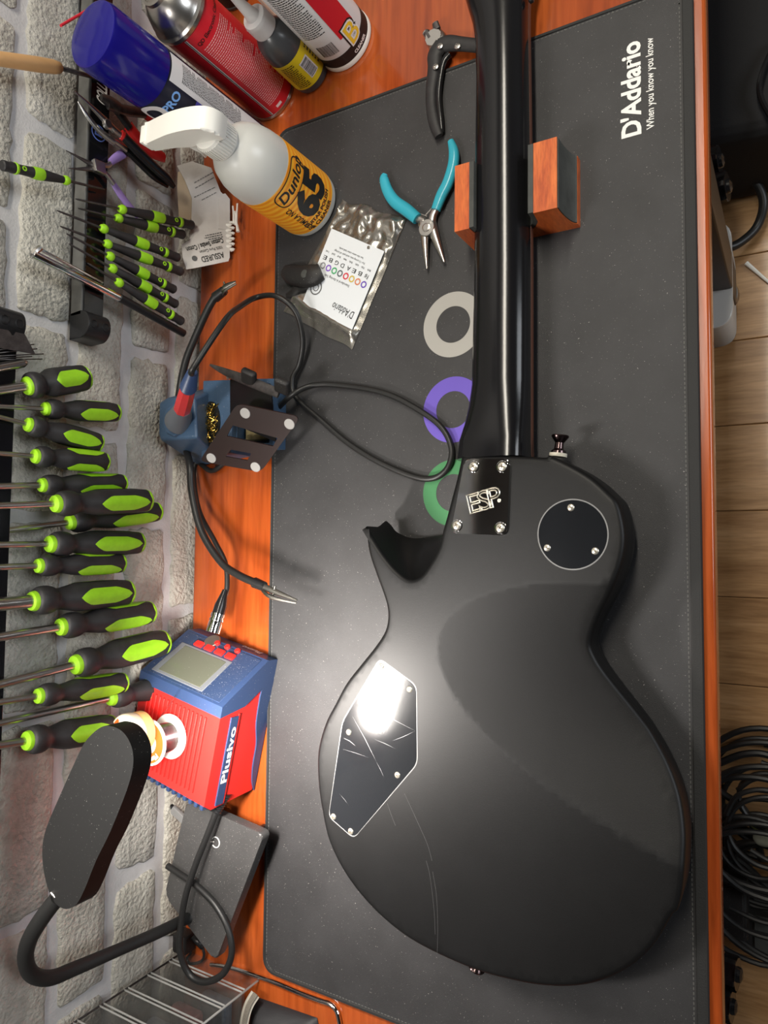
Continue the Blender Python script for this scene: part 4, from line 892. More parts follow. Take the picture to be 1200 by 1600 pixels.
# ---------------------------------------------------------------- soldering iron stand with helping arms
t = thing('soldering_stand', 'navy soldering iron stand with brass wool tray, sponge and two clip arms', 'soldering stand', P(300, 680))
NAVS = mat('stand_navy', (.045, .085, .15), .42, var=.12, vscale=60, dust=.3)
def hull(bm, lo, hi, z0, z1, bev):
    vs = []
    a = [bm.verts.new((x, y, z0)) for x, y in lo]; b = [bm.verts.new((x, y, z1)) for x, y in hi]; n_ = len(a)
    ft = bm.faces.new(b); bm.faces.new(a[::-1])
    for i in range(n_): bm.faces.new((b[i], a[i], a[(i + 1) % n_], b[(i + 1) % n_]))
    if bev: bmesh.ops.bevel(bm, geom=list(bm.edges), offset=bev, segments=3, profile=.5, affect='EDGES')
    return bm
tp = [P(243,630,.062).to_2d(), P(262,621,.062).to_2d(), P(304,621,.062).to_2d(), P(308,684,.062).to_2d(), P(250,688,.062).to_2d(), P(244,676,.062).to_2d()]
lo = [V((-.632, .190)), V((-.622, .196)), V((-.590, .196)), V((-.588, .104)), V((-.625, .100)), V((-.632, .106))]
tp = [V((max(p.x, -.632), p.y)) for p in tp]
mk('tall_block', hull(BM(), [tuple(p) for p in lo], [tuple(p) for p in tp], .001, .062, .003), NAVS, t)
c = P(276, 656, .062)
bm = BM(); prism(bm, circle((c.x, c.y), .0195, 8), .060, .0655, .0012); mk('socket_ring', bm, NAVS, t, sharp=25)
bm = BM(); lo_ = [(-.592, .104), (-.592, .196), (-.545, .192), (-.545, .108)]; prism(bm, lo_, .001, .034, .003, holes=()); mk('wool_box', bm, NAVS, t)
bm = BM(); c2 = P(327, 662, .036); o2 = circle((0, 0), 1, 24)
prism(bm, [(c2.x + .0155 * x, c2.y + .026 * y) for x, y in o2], .030, .0352); mk('wool_well', bm, mat('well_black', (.006, .006, .006), .5), t)
BR = mat('brass', (.62, .42, .10), .25, 1.); bm = BM(); rr_ = random.Random(3)
for i in range(80):
    a, q = rr_.uniform(0, 2 * PI), rr_.random() ** .5; s = V((c2.x + .0125 * q * math.cos(a), c2.y + .022 * q * math.sin(a), .036 + rr_.uniform(-.001, .003))); pp = [s]
    for _ in range(5): s = s + V((rr_.uniform(-.005, .005), rr_.uniform(-.005, .005), rr_.uniform(-.002, .002))); s.x = min(max(s.x, c2.x - .0135), c2.x + .0135); s.y = min(max(s.y, c2.y - .022), c2.y + .022); s.z = min(max(s.z, .033), .041); pp.append(s.copy())
    tube(bm, pp, .0006, 4, 3, .3)
k = mk('brass_wool', bm, BR, t); k['kind'] = 'stuff'
ox = [(-.549, .114), (-.549, .194), (-.492, .188), (-.492, .112)]; ix = [(-.544, .119), (-.544, .189), (-.497, .183), (-.497, .117)]
bm = BM(); prism(bm, ox, .001, .026, holes=[ix]); prism(bm, ox, .0005, .004); mk('sponge_tray', bm, NAVS, t, smooth=False)
bm = BM(); box(bm, (-.541, .124, .004), (-.501, .178, .016), .002); mk('sponge', bm, mat('sponge_yellow', (.52, .42, .20), .9, var=.25, vscale=120, bump=1., bscale=300), t)
CH = mat('steel_dull', (.24, .23, .21), .35, 1.)
# arms
def arm(pts, clip):
    bm = BM(); tube(bm, [P(*p) for p in pts], .0042, 12, 8); a = mk('flexible_arm', bm, CABLE, t)
    p0, p1, p2 = [P(*x) for x in clip]; d = (p2 - p0).normalized()
    bm = BM(); rod(bm, p0 - d * .004, p0 + d * .010, .0058, .0052); mk('arm_socket', bm, BLK, a)
    bm = BM(); tube(bm, [p0 + d * .006, p1, p2], [.0036, .0034, .0012], 10, 5, .5, (0, 0, 1)); mk('alligator_clip', bm, CH, a)
    s = d.cross(V((0, 0, 1))); bm = BM(); tube(bm, [p0 + d * .006 + s * .003, p1 + s * .006 + V((0, 0, .003)), p2 + s * .003], [.0020, .0022, .0010], 8, 5, .6, (0, 0, 1)); mk('alligator_clip', bm, CH, a)
    bm = BM(); rod(bm, p1 - s * .006, p1 + s * .008, .0012); mk('clip_screw', bm, CH, a); return a
arm([(286,690,.02),(277,655,.030),(280,615,.05),(290,565,.055),(306,525,.055),(324,485,.055),(336,464,.055)], [(340,462,.055),(352,448,.056),(368,440,.056)])
arm([(290,700,.03),(297,728,.045),(300,770,.045),(315,830,.045),(345,878,.045),(372,898,.045),(398,910,.045)], [(402,912,.045),(428,924,.045),(464,938,.045)])
c = P(298, 727, .048); 
# ---------------------------------------------------------------- soldering iron, resting in the stand
t = thing('soldering_iron', 'red and navy soldering iron standing in its blue stand', 'soldering iron', P(277, 658, .064))
a, b = P(279, 660, .060), P(310, 549, .165)
ax_ = (b - a); LL = ax_.length; f = frame(a, ax_)
mk('tip_cone', lathe(BM(), [(.0125, .0), (.0158, .004), (.0125, .020), (.0098, .036), (.0092, .040)], 32, f), mat('cone_grey', (.11, .12, .14), .4), t)
k1 = LL * .34; k2 = LL * .55
mk('grip', lathe(BM(), [(.0092, .036), (.0094, k1 * .9), (.0090, k1 + .015), (.0078, k2)], 8, f), mat('iron_red', (.62, .03, .035), .25), t, sharp=25)
pr = [(.0082, k2 - .002)]
for i in range(13): pr += [(.0086 - .00026 * i, k2 + .0027 * i), (.0072 - .00024 * i, k2 + .0027 * i + .0014)]
mk('strain_relief', lathe(BM(), pr + [(.0042, k2 + .036)], 20, f), NAVY, t, sharp=20)
e = f @ V((0, 0, k2 + .035)); 
cb = [(400,465,.045),(432,463,.045),(462,487,.035),(473,530,.020),(468,568,.012),(457,592,.012),(462,620,.010),(500,655,.008),(545,693,.007),(600,726,.007),(660,748,.007),(694,738,.008),(706,705,.008),(690,668,.008),(650,638,.008),(600,614,.008),(540,603,.008),(490,602,.012),(455,618,.022),(425,648,.010),(380,690,.006),(335,735,.006),(308,722,.006),(303,750,.010),(312,800,.020),(335,845,.026),(352,880,.028),(355,915,.030),(350,935,.032)]
q = [e - ax_.normalized() * .004, e + ax_.normalized() * .012, P(352, 500, .120), P(374, 480, .080)] + [P(*x) for x in cb]
bm = BM(); tube(bm, q, .0030, 10, 7); mk('cord', bm, CABLE, t)
p0, p1 = P(352, 922, .032), P(332, 990, .046); d = (p1 - p0); f = frame(p0, d); k = d.length
mk('plug_boot', lathe(BM(), [(.0032, 0), (.0038, .004), (.0068, .018), (.0070, k * .60)], 20, f), BLKG, t); mk('plug_shell', lathe(BM(), [(.0078, k * .55), (.0080, k * .62), (.0072, k * .63), (.0072, k * .66), (.0080, k * .67), (.0080, k * .71), (.0072, k * .72), (.0078, k * .75), (.0078, k * .98)], 28, f), CHROME, t, sharp=25)

# ---------------------------------------------------------------- phone stand lying over the tray
t = thing('folding_phone_stand', 'dark metal folding phone stand tipped over, four grey pads showing', 'phone stand', P(390, 690, .03))
PM = mat('bronze_black', (.020, .010, .010), .42)
A_, B_, C_, D_ = P(318, 717, .048), P(376, 634, .070), P(464, 650, .050), P(404, 733, .030)
n2 = (C_ - A_).cross(D_ - B_).normalized(); n2 = n2 if n2.z > 0 else -n2; mid = (A_ + B_ + C_ + D_) / 4; fr2 = frame(mid, n2, B_ - A_); f2i = fr2.inverted()
def on2(a, b): 
    d = ray(a, b); o = V((0, 0, CAMZ)); return o + d * ((mid - o).dot(n2) / d.dot(n2))
def l2(a, b): return tuple((f2i @ on2(a, b)).to_2d())
out = round_poly([l2(*p) for p in [(312,720),(371,630),(470,651),(408,737)]], .009, 6)
h1 = [l2(*p) for p in [(362,667),(432,690),(425,697),(356,680)]]; h1 = [l2(*p) for p in [(364,664),(434,684),(427,697),(355,681)]]
h2 = [l2(*p) for p in [(361,702),(393,708),(387,719),(353,713)]]
bm = BM(); prism(bm, out, -.0009, .0009, holes=[h1, h2]); bm.transform(fr2); mk('base_plate', bm, PM, t, smooth=False)
for a, b in ((384,645),(453,662),(331,715),(400,729)): mk('foot_pad', lathe(BM(), [(.0058, .0009), (.0058, .0017), (.0052, .0020)], 24, frame(on2(a, b), n2)), mat('pad_grey', (.38, .37, .36), .7), t)
bm = BM(); q = [P(361, 592, .052), P(425, 612, .046), P(432, 690, .030), P(361, 660, .036)]; nn3 = (q[1] - q[0]).cross(q[3] - q[0]).normalized()
vs = [bm.verts.new(p) for p in q] + [bm.verts.new(p - nn3 * .0016) for p in q]; bm.faces.new(vs[:4]); bm.faces.new(vs[4:][::-1])
for i in range(4): bm.faces.new((vs[i], vs[4 + i], vs[4 + (i + 1) % 4], vs[(i + 1) % 4]))
vs2 = 0; mk('support_plate', bm, mat('plate_black', (.006, .005, .006), .3), t, smooth=False)
bm = BM(); tube(bm, [P(328, 570, .062), P(352, 581, .060), P(390, 596, .058), P(436, 615, .056)], [.0012, .0040, .0055, .0050], 8, 4, .3, (0, 0, 1)); mk('cradle_edge', bm, DSTEEL, t)
for cx, cy in ((389, 587), (441, 601)):
    a = P(cx, cy + 12, .056); b = P(cx, cy - 8, .068); f = frame(a, b - a, P(cx + 10, cy, .06) - P(cx, cy, .06)); bm = BM(); box(bm, (-.0085, -.004, 0), (.0085, .004, (b - a).length), .003, f, 3); mk('rubber_hook', bm, BLKM, t)
mk('hinge_pin', lathe(BM(), [(.0022, 0), (.0022, .001), (.001, .0016)], 14, frame(P(357, 590, .058), (0, 0, 1))), STEEL, t)

# ---------------------------------------------------------------- soldering station
u = V((-.21, -.977, 0)).normalized(); v = V((-.985, .17, 0)); v = (v - v.dot(u) * u).normalized(); Q0 = V((-.499, -.121, 0)); SW_, SH, SD = .124, .080, .155
F = M(((v.x, u.x, 0, Q0.x), (v.y, u.y, 0, Q0.y), (0, 0, 1, 0), (0, 0, 0, 1)))       # local x = across towards the wall, y = to the back, z up
t = thing('soldering_station', 'red and navy soldering station with grey display on the bench by the wall', 'soldering station', mat4=M.Translation(Q0 + u * .08 + v * .06))
def lo3(bm): bm.transform(F); return bm
prf = [(0, .002), (0, .022), (.044, SH), (SD - .010, SH), (SD, SH - .010), (SD - .002, .002)]
X = M(((0, 0, 1, 0), (1, 0, 0, 0), (0, 1, 0, 0), (0, 0, 0, 1)))     # profile (y,z) extruded along x
bm = BM(); prism(bm, [(.012, .004), (.014, .022), (.050, SH - .001), (SD - .008, SH - .001), (SD - .001, SH - .012), (SD - .004, .004)], .0006, SW_ - .0006, .004, X, 3); mk('red_shell', lo3(bm), REDB, t)
bm = BM(); prism(bm, [(0, .001), (-.001, .020), (.040, SH + .001), (.052, SH + .001), (.046, .045), (.030, .020), (.030, .001)], -.0012, SW_ + .0012, .003, X, 3); mk('navy_bezel', lo3(bm), NAVY, t)
# sloping panel frame
pn = V((0, -(SH + .001 - .020), .041)).normalized(); po = V((0, -.001, .020)); pu = V((0, .041, SH + .001 - .020)); plen = pu.length; pu.normalize()
PF = F @ M(((1, pu.x, pn.x, po.x), (0, pu.y, pn.y, po.y), (0, pu.z, pn.z, po.z), (0, 0, 0, 1)))
def panel(name, x0, y0, x1, y1, z0, z1, m, bev=.0006, par=None):
    bm = BM(); box(bm, (x0, y0, z0), (x1, y1, z1), bev); bm.transform(PF); return mk(name, bm, m, par or t)
panel('panel_face', .006, .003, SW_ - .006, plen - .003, -.001, .0006, NAVYD)
bz = panel('display_bezel', .034, .020, .112, plen - .006, .0, .0012, mat('bezel_grey', (.16, .17, .19), .4, dust=.8))
panel('display', .040, .023, .104, plen - .009, .0006, .0016, mat('lcd', (.12, .125, .095), .18, dust=.3), par=bz)
for i in range(4): panel('button', .036 + .0160 * i, .0105, .048 + .0160 * i, .0185, .0, .0030, REDB, .001)
for i in range(3):
    bm = lathe(BM(), [(.0034, 0), (.0034, .0028), (.0026, .0034)], 18, PF @ M.Translation((.040 + .0155 * i, .0045, 0))); mk('round_button', bm, REDB, t)
bm = lathe(BM(), [(.0095, 0), (.0095, .002), (.0088, .0026)], 24, PF @ M.Translation((.079, .0045, 0))); mk('socket', bm, STEEL, t)
bm = text_bm('Plusivo', .0105, .0001); bm.transform(F @ M(((1, 0, 0, .018), (0, 0, -1, -.0018), (0, 1, 0, .006), (0, 0, 0, 1)))); mk('front_lettering', bm, mat('grey_print', (.45, .45, .45), .5), t, smooth=False)
# side facing the user (local x = 0): stripe and lettering, navy swoosh
def side(bm, z=-.0003): bm.transform(F @ M(((0, 0, -1, -z * 0), (1, 0, 0, 0), (0, 1, 0, 0), (0, 0, 0, 1)))); return bm
SF = F @ M(((0, 0, -1, 0), (-1, 0, 0, 0), (0, 1, 0, 0), (0, 0, 0, 1)))      # x to the front, y up, z outwards (towards the user)
def sidepoly(name, pts_, z0, z1, m): bm = BM(); prism(bm, pts_, z0, z1, 0); bm.transform(SF); return mk(name, bm, m, t, smooth=False)
sidepoly('navy_base_panel', [(-.030, .0015), (-.030, .021)] + smooth_pts([(-.040, .022), (-.070, .020), (-.095, .013), (-.120, .012), (-.140, .008), (-SD + .003, .0015)], 4), -.0012, .0009, NAVY)
sidepoly('navy_stripe', [(-.055, .052), (-.055, .063), (-SD + .004, .063), (-SD + .004, .052)], -.0012, .0009, NAVY)
sidepoly('stripe_edge', [(-.053, .0500), (-.053, .0515), (-SD + .004, .0515), (-SD + .004, .0500)], -.0012, .0007, REDB)
bm = text_bm('Plusivo', .0125, .0003); xs = [q.co.x for q in bm.verts]; bm.transform(SF @ M.Translation((-.128, .0535, .0012)) @ M.Diagonal((.062 / max(xs), 1, 1, 1))); mk('side_lettering', bm, WINK, t, smooth=False)
# ribs on top and fins at the back
for i in range(15):
    bm = BM(); box(bm, (.018 + .0062 * i, .058, SH - .0025), (.0205 + .0062 * i, SD - .016, SH + .0012), .0008); mk('vent_rib', lo3(bm), REDB, t)
for i in range(13):
    bm = BM(); box(bm, (.010 + .0085 * i, SD - .004, .006), (.015 + .0085 * i, SD + .004, SH - .010), .0015); mk('cooling_fin', lo3(bm), NAVY, t)
# ---------------------------------------------------------------- solder spool with a flux tin on it
c = P(267, 1150, SH + .0014); zt = c.z
t = thing('solder_spool', 'white solder wire spool with orange label standing on the red station', 'solder spool', c)
mk('flange', lathe(BM(), [(.0225, 0), (.0235, .0008), (.0235, .0022), (.0225, .003), (.012, .003)], 48, up(c)), WHITE, t)
mk('solder_wire', lathe(BM(), [(.0125, .003)] + [(.0150 + .0004 * (i % 2), .0032 + .0008 * i) for i in range(30)] + [(.0125, .0275)], 40, up(c)), mat('solder', (.62, .58, .58), .25, 1.), t)
mk('flange', lathe(BM(), [(.012, .027), (.0225, .027), (.0235, .0278), (.0235, .0292), (.0225, .030), (.006, .030)], 48, up(c)), WHITE, t)
bm = BM(); prism(bm, circle((c.x, c.y), .0212, 48), zt + .0300, zt + .0304, holes=[circle((c.x, c.y), .0112, 32)]); mk('orange_label', bm, mat('orange_red', (.82, .10, .015), .4), t, smooth=False)
bm = text_bm('Plusivo', .0068, .0003)
for q in bm.verts:
    a = -.35 + (-q.co.x) / .0160 - .3; rr2 = .0185 - (.0 - q.co.y) - .0035; q.co = V((c.x + rr2 * math.cos(a), c.y + rr2 * math.sin(a), zt + .0306))
mk('label_lettering', bm, WINK, t, smooth=False)
bm = BM(); tube(bm, [P(252, 1118, zt + .012), P(262, 1106, zt + .018), P(275, 1086, zt + .016)], .0004, 6); mk('wire_end', bm, DSTEEL, t)
c3 = P(222, 1142, zt + .032); c3.z = zt + .0306
t = thing('flux_tin', 'amber flux jar with orange and white lid on top of the solder spool', 'jar', c3); r = .0205
mk('jar', lathe(BM(), [(r * .9, 0), (r, .002), (r, .014), (r * .97, .015)], 48, up(c3)), mat('amber_flux', (.80, .42, .16), .3, alpha=.95), t)
mk('lid', lathe(BM(), [(r * 1.02, .013), (r * 1.04, .015), (r * 1.04, .021), (r * 1.02, .023), (r * .98, .024), (r * .1, .024)], 48, up(c3)), mat('clear_lid', (.78, .62, .48), .25), t)
bm = BM(); a0 = 2.1; prism(bm, [(c3.x + r * .9 * math.cos(a0 + 2 * PI * .72 * i / 30), c3.y + r * .9 * math.sin(a0 + 2 * PI * .72 * i / 30)) for i in range(31)][::1] + [(c3.x + .003, c3.y)], c3.z + .024, c3.z + .0243); mk('orange_label', bm, mat('orange_red2', (.84, .11, .015), .4), t, smooth=False)
bm = BM(); prism(bm, [(c3.x + r * .9 * math.cos(a0 - 2 * PI * .28 * i / 14), c3.y + r * .9 * math.sin(a0 - 2 * PI * .28 * i / 14)) for i in range(15)] + [(c3.x + .003, c3.y)], c3.z + .024, c3.z + .0242); mk('white_label', bm, WL_, t, smooth=False)
bm = BM(); fine_print(bm, -.004, -.012, .012, .012, 6, wl=.004); bm.transform(M.Translation(c3 + V((0, 0, .0246))) @ M.Rotation(1.3, 4, 'Z')); mk('fine_print', bm, WINK, t, smooth=False)

# ---------------------------------------------------------------- desk lamp
t = thing('gooseneck_lamp', 'black gooseneck desk lamp with oval head over a square touch base', 'lamp', P(330, 1380, 0))
bp_ = [P(290, 1252, .040), P(416, 1302, .034), P(345, 1497, .030), P(254, 1400, .040)]
q2 = [(max(p.x, -.628), p.y) for p in bp_]; DB = mat('lamp_base_grey', (.055, .054, .054), .38, var=.15, vscale=18, dust=.9)
bm = BM(); prism(bm, round_poly(q2, .008, 5), .026, .038, .002); lb2 = mk('base', bm, DB, t)
for x, y in ((-.595, -.31), (-.515, -.31), (-.600, -.375), (-.562, -.400)): mk('base_foot', lathe(BM(), [(.006, 0), (.006, .027)], 16, M.Translation((x, y, 0))), BLK, t)
pc = P(337, 1316, .0382); bm = BM(); arc = [(pc.x + .0055 * math.cos(a), pc.y + .0055 * math.sin(a), .0383) for a in [-2.6 + 5.0 * i / 20 + .2 for i in range(21)]]; tube(bm, arc, .0006, 6, sm=False); ps = mk('power_symbol', bm, WINK, lb2)
bm = BM(); rod(bm, (pc.x - .0070, pc.y - .001, .0383), (pc.x - .0025, pc.y, .0383), .0006); mk('power_symbol', bm, WINK, lb2)
gp = [(300,1432,.034),(286,1438,.045),(245,1458,.085),(190,1482,.125),(120,1512,.170),(78,1528,.198),(50,1522,.218),(40,1498,.230),(46,1468,.240),(66,1434,.252),(92,1400,.262)]
q = [P(*x) for x in gp]; bm = BM(); tube(bm, q, [.0060, .0060, .0060, .0060, .0066, .0068, .0068, .0068, .0068, .0066, .0062], 18, 8); mk('gooseneck', bm, mat('soft_rubber', (.013, .013, .013), .6), t)
hp = [(66,1330),(72,1295),(95,1240),(122,1180),(134,1158),(152,1140),(168,1134),(190,1142),(205,1165),(208,1195),(198,1235),(172,1300),(150,1345),(132,1390),(118,1414),(100,1420),(82,1405),(70,1370)]
hz_ = .275; pts_ = smooth_pts([tuple(P(a, b, hz_).to_2d()) for a, b in hp], 5, True)
bm = BM(); prism(bm, pts_[::-1], hz_ - .0165, hz_, .0016, seg=3); mk('lamp_head', bm, mat('lamp_black', (.0055, .0055, .0058), .5, dust=.25), t, sharp=30)
cx_ = sum(p[0] for p in pts_) / len(pts_); cy_ = sum(p[1] for p in pts_) / len(pts_)
bm = BM(); prism(bm, [(cx_ + (x - cx_) * .86, cy_ + (y - cy_) * .92) for x, y in pts_][::-1], hz_ - .0172, hz_ - .016); mk('diffuser', bm, WHITE, t)
d_ = bpy.data.lights.new('lamp_light', 'AREA'); d_.shape = 'ELLIPSE'; d_.size = .042; d_.size_y = .085; d_.energy = 2.8; d_.spread = math.radians(125); d_.color = (1, .93, .86)
lo_ = bpy.data.objects.new('lamp_light', d_); C.objects.link(lo_); lo_.location = (-.446, -.178, hz_ - .0185); lo_.rotation_euler = (0, -.12, math.atan2(P(168,1134,hz_).y - P(100,1420,hz_).y, P(168,1134,hz_).x - P(100,1420,hz_).x) - PI / 2); lo_.parent = t; lo_.location = lo_.location - t.location
bm = BM(); rod(bm, P(80, 1394, hz_ + .0), P(87, 1402, hz_ - .001), .0012); mk('neck_clip', bm, STEEL, t)
# station power cord over the lamp base
t = bpy.data.objects['soldering_station']
pc_ = [(348,1240,.045),(338,1268,.050),(326,1300,.052),(306,1350,.055),(290,1400,.058),(282,1450,.060),(282,1490,.058),(296,1522,.052),(320,1534,.050),(348,1522,.048),(362,1490,.046),(356,1450,.046),(335,1412,.046),(305,1382,.046),(280,1365,.046),(262,1353,.046)]
bm = BM(); tube(bm, [P(*x) for x in pc_], .0035, 12, 7); mk('power_cord', bm, CABLE, t, label='black looping power cord')
a, b = P(352, 1238, .044), P(337, 1272, .050); k = (b - a).length; pr = []
for i in range(9): pr += [(.0075 - .0003 * i, k * i / 9), (.0062 - .0003 * i, k * (i + .5) / 9)]
mk('cord_boot', lathe(BM(), pr, 16, frame(a, b - a)), BLK, t, sharp=20)
t = thing('usb_plug', 'small grey plug with dark tip beside the lamp base', 'plug', P(282, 1280)); 
bm = BM(); box(bm, (-.005, -.0025, 0), (.005, .0025, .022), .001, frame(P(290, 1283, .012), P(276, 1270, .016) - P(290, 1283, .012), (1, 1, 0))); mk('plug_body', bm, mat('mid_grey', (.22, .22, .22), .5), t)
bm = BM(); box(bm, (-.004, -.0022, .021), (.004, .0022, .032), .001, frame(P(290, 1283, .012), P(276, 1270, .016) - P(290, 1283, .012), (1, 1, 0))); mk('plug_tip', bm, BLK, t)
t = thing('thin_cable', 'thin black cord with ribbed connector behind the lamp base', 'cord', P(310, 1480))
bm = BM(); tube(bm, [P(*x) for x in [(316,1478,.008),(319,1492,.006),(314,1502,.006),(298,1506,.006),(292,1498,.006),(298,1488,.008),(285,1478,.008)]], .0016, 8, 6); mk('cable', bm, CABLE, t)
bm = BM(); rod(bm, P(302, 1463, .010), P(317, 1481, .008), .0042, .0028, 8); mk('connector', bm, BLK, t)
bm = BM(); box(bm, (P(290, 1470, .01).x - .012, P(290, 1470, .01).y - .012, .001), (P(290, 1470, .01).x + .008, P(290, 1470, .01).y + .010, .02), .003); mk('adapter', bm, BLKM, t)

# ---------------------------------------------------------------- clear drawer organiser
t = thing('drawer_organiser', 'clear plastic small-parts drawer organiser standing against the wall', 'organiser', (-.58, -.53, 0))
m_ = bpy.data.materials.new('clear_plastic'); m_.use_nodes = True; nt = m_.node_tree; nt.nodes.clear()
o_ = nt.nodes.new('ShaderNodeOutputMaterial'); tr = nt.nodes.new('ShaderNodeBsdfTransparent'); gl = nt.nodes.new('ShaderNodeBsdfGlossy'); df = nt.nodes.new('ShaderNodeBsdfDiffuse'); a1 = nt.nodes.new('ShaderNodeMixShader'); a2 = nt.nodes.new('ShaderNodeMixShader')
tr.inputs[0].default_value = (.96, .96, .955, 1); gl.inputs['Roughness'].default_value = .12; df.inputs[0].default_value = (.55, .55, .53, 1); a1.inputs[0].default_value = .04; a2.inputs[0].default_value = .03
nt.links.new(tr.outputs[0], a1.inputs[1]); nt.links.new(gl.outputs[0], a1.inputs[2]); nt.links.new(a1.outputs[0], a2.inputs[1]); nt.links.new(df.outputs[0], a2.inputs[2]); nt.links.new(a2.outputs[0], o_.inputs[0]); CLR = m_
CLE = mat('clear_edge', (.50, .50, .48), .2, alpha=.55)
xb, xf, ys = -.630, -.520, -.472; yb = -.62
mk('side_panel', box(BM(), (xb, ys - .002, .001), (xf, ys, .30)), CLR, t, smooth=False)
mk('back_panel', box(BM(), (xb - .001, yb, .001), (xb, ys - .0005, .30)), CLR, t, smooth=False)
bm = BM(); rod(bm, (xb, ys, .001), (xb, ys, .30), .0011, seg=8); mk('corner_edge', bm, DSTEEL, t)
bm = BM(); rod(bm, (xf, ys - .001, .001), (xf, ys - .001, .10), .0012, seg=8); mk('corner_edge', bm, CLE, t)
for k in range(9):
    z = .022 + .031 * k; 
    if z > .28: break
    mk('shelf', box(BM(), (xb + .001, yb, z), (xf - .001 - .0, ys - .002, z + .0014)), CLR, t, smooth=False)
    for dz in (0, .0048): bm = BM(); box(bm, (xb, ys - .0005, z + dz), (xf, ys + .0012, z + dz + .0011), .0003); mk('side_rail', bm, CLE, t)
    for j in range(1):
        y1 = ys - .004; y0 = y1 - .140; bm = BM(); a = V((xb + .004, y0, z + .003)); b = V((xf - .002, y1, z + .026))
        box(bm, (a.x, b.y - .0012, a.z), (b.x, b.y, b.z)); box(bm, (b.x - .0014, a.y, a.z), (b.x, b.y, b.z)); dr = mk('drawer', bm, CLR, t, smooth=False)
        if k < 7:
            rr3 = random.Random(k * 5 + j); bm = BM(); cxx = rr3.uniform(a.x + .02, b.x - .03); box(bm, (cxx - .01, b.y - .060, a.z + .0013), (cxx + .028, b.y - .006, a.z + .014), .004); mk('drawer_contents', bm, mat('contents_%d_%d' % (k, j), rr3.choice([(.03, .03, .03), (.10, .09, .08), (.14, .05, .05), (.06, .07, .09)]), .5, var=.4, vscale=200), dr)
# pouch with light zip
t = thing('zip_pouch', 'black fabric pouch with a pale zip edge beside the drawer organiser', 'pouch', P(430, 1590))
pp = [P(402, 1556, .01), P(500, 1592, .006), P(540, 1660, .006), P(380, 1680, .02), P(384, 1600, .02)]
bm = BM(); gridn = 24; cs = [P(398, 1556, 0), P(496, 1590, 0), P(520, 1700, 0), P(380, 1700, 0)]; g = []
for i in range(gridn + 1):
    row = []
    for j in range(gridn + 1):
        a, b = i / gridn, j / gridn; p = cs[0].lerp(cs[1], a).lerp(cs[3].lerp(cs[2], a), b); e = min(a, 1 - a, b, 1 - b)
        row.append(bm.verts.new((p.x, p.y, .001 + .024 * min(1, e / .25) ** .6 * (1 - .5 * a) + .003 * noise.noise(V((a * 5, b * 5, 2)))* min(1, e * 8))))
    g.append(row)
for i in range(gridn):
    for j in range(gridn): bm.faces.new((g[i][j], g[i + 1][j], g[i + 1][j + 1], g[i][j + 1]))
rim = [g[i][0] for i in range(gridn + 1)] + [g[gridn][j] for j in range(1, gridn + 1)] + [g[i][gridn] for i in range(gridn - 1, -1, -1)] + [g[0][j] for j in range(gridn - 1, 0, -1)]
bm.faces.new([bm.verts.new((v_.co.x, v_.co.y, .0004)) for v_ in rim][::-1])
bmesh.ops.bridge_loops(bm, edges=[e for e in bm.edges if e.is_boundary])
mk('pouch_body', bm, mat('nylon', (.016, .016, .018), .5, bump=.3, bscale=1500), t)
bm = BM(); tube(bm, [P(399, 1553, .014), P(388, 1572, .022), P(381, 1600, .026), P(378, 1640, .026)], .0058, 8, 5, .35, (0, 0, 1)); z_ = mk('zip_tape', bm, mat('zip_beige', (.42, .39, .33), .7), t)
bm = BM(); qs = smooth_pts([tuple(P(399, 1553, .0165)), tuple(P(388, 1572, .0245)), tuple(P(381, 1600, .0285)), tuple(P(378, 1640, .0285))], 14)
for a, b in zip(qs, qs[1:]): 
    d = (V(b) - V(a)).normalized(); box(bm, (-.003, -.0004, -.0002), (.003, .0004, .0003), 0, frame(V(a), (0, 0, 1), V((-d.y, d.x, 0))))
k = mk('zip_teeth', bm, mat('zip_dark', (.20, .18, .15), .6), z_, smooth=False); k['kind'] = 'stuff'
# bent chrome rod
bm = BM(); q = [P(a, b, .0042) for a, b in [(328,1508),(345,1510),(370,1516),(400,1526),(430,1537),(470,1554),(500,1565),(514,1570),(524,1580),(529,1598),(536,1640)]]; tube(bm, q, .0024, 12, 6); tag(mk('bent_rod', bm, CHROME), 'thin bent chrome rod lying on the bench by the mat corner', 'rod')
o_ = bpy.data.objects['bent_rod']; o_.location.z -= .0016

# ---------------------------------------------------------------- below the bench, on the floor
f = FZ
t = thing('cloth_bag', 'black fabric bag on the floor past the bench corner', 'bag', P(1160, 60, FZ))
bm = BM(); bag = [P(1060, -200, FZ + .2), P(1290, -200, FZ + .2), P(1290, 188, FZ + .2), P(1060, 192, FZ + .2)]; box(bm, (bag[0].x, bag[2].y, FZ), (bag[1].x, bag[0].y, FZ + .22), .03, seg=4)
bmesh.ops.subdivide_edges(bm, edges=bm.edges, cuts=3, use_grid_fill=True)
for v_ in bm.verts: v_.co += V((1, 1, 1)) * .006 * noise.noise(v_.co * 9)
bm_min = min(v_.co.z for v_ in bm.verts)
for v_ in bm.verts: v_.co.z = max(v_.co.z, FZ + .0005)
mk('bag_body', bm, mat('bag_black', (.007, .007, .008), .8, bump=.4, bscale=500), t)
bm = BM(); tube(bm, [P(1215, 60, FZ + .23), P(1192, 110, FZ + .235), P(1188, 150, FZ + .235), P(1215, 200, FZ + .23)], .004, 8); mk('strap', bm, BLKG, t)
t = thing('floor_bin', 'frosted white plastic bin on the floor under the bench edge', 'bin', P(1110, 470, FZ)); b = P(1116, 470, FZ)
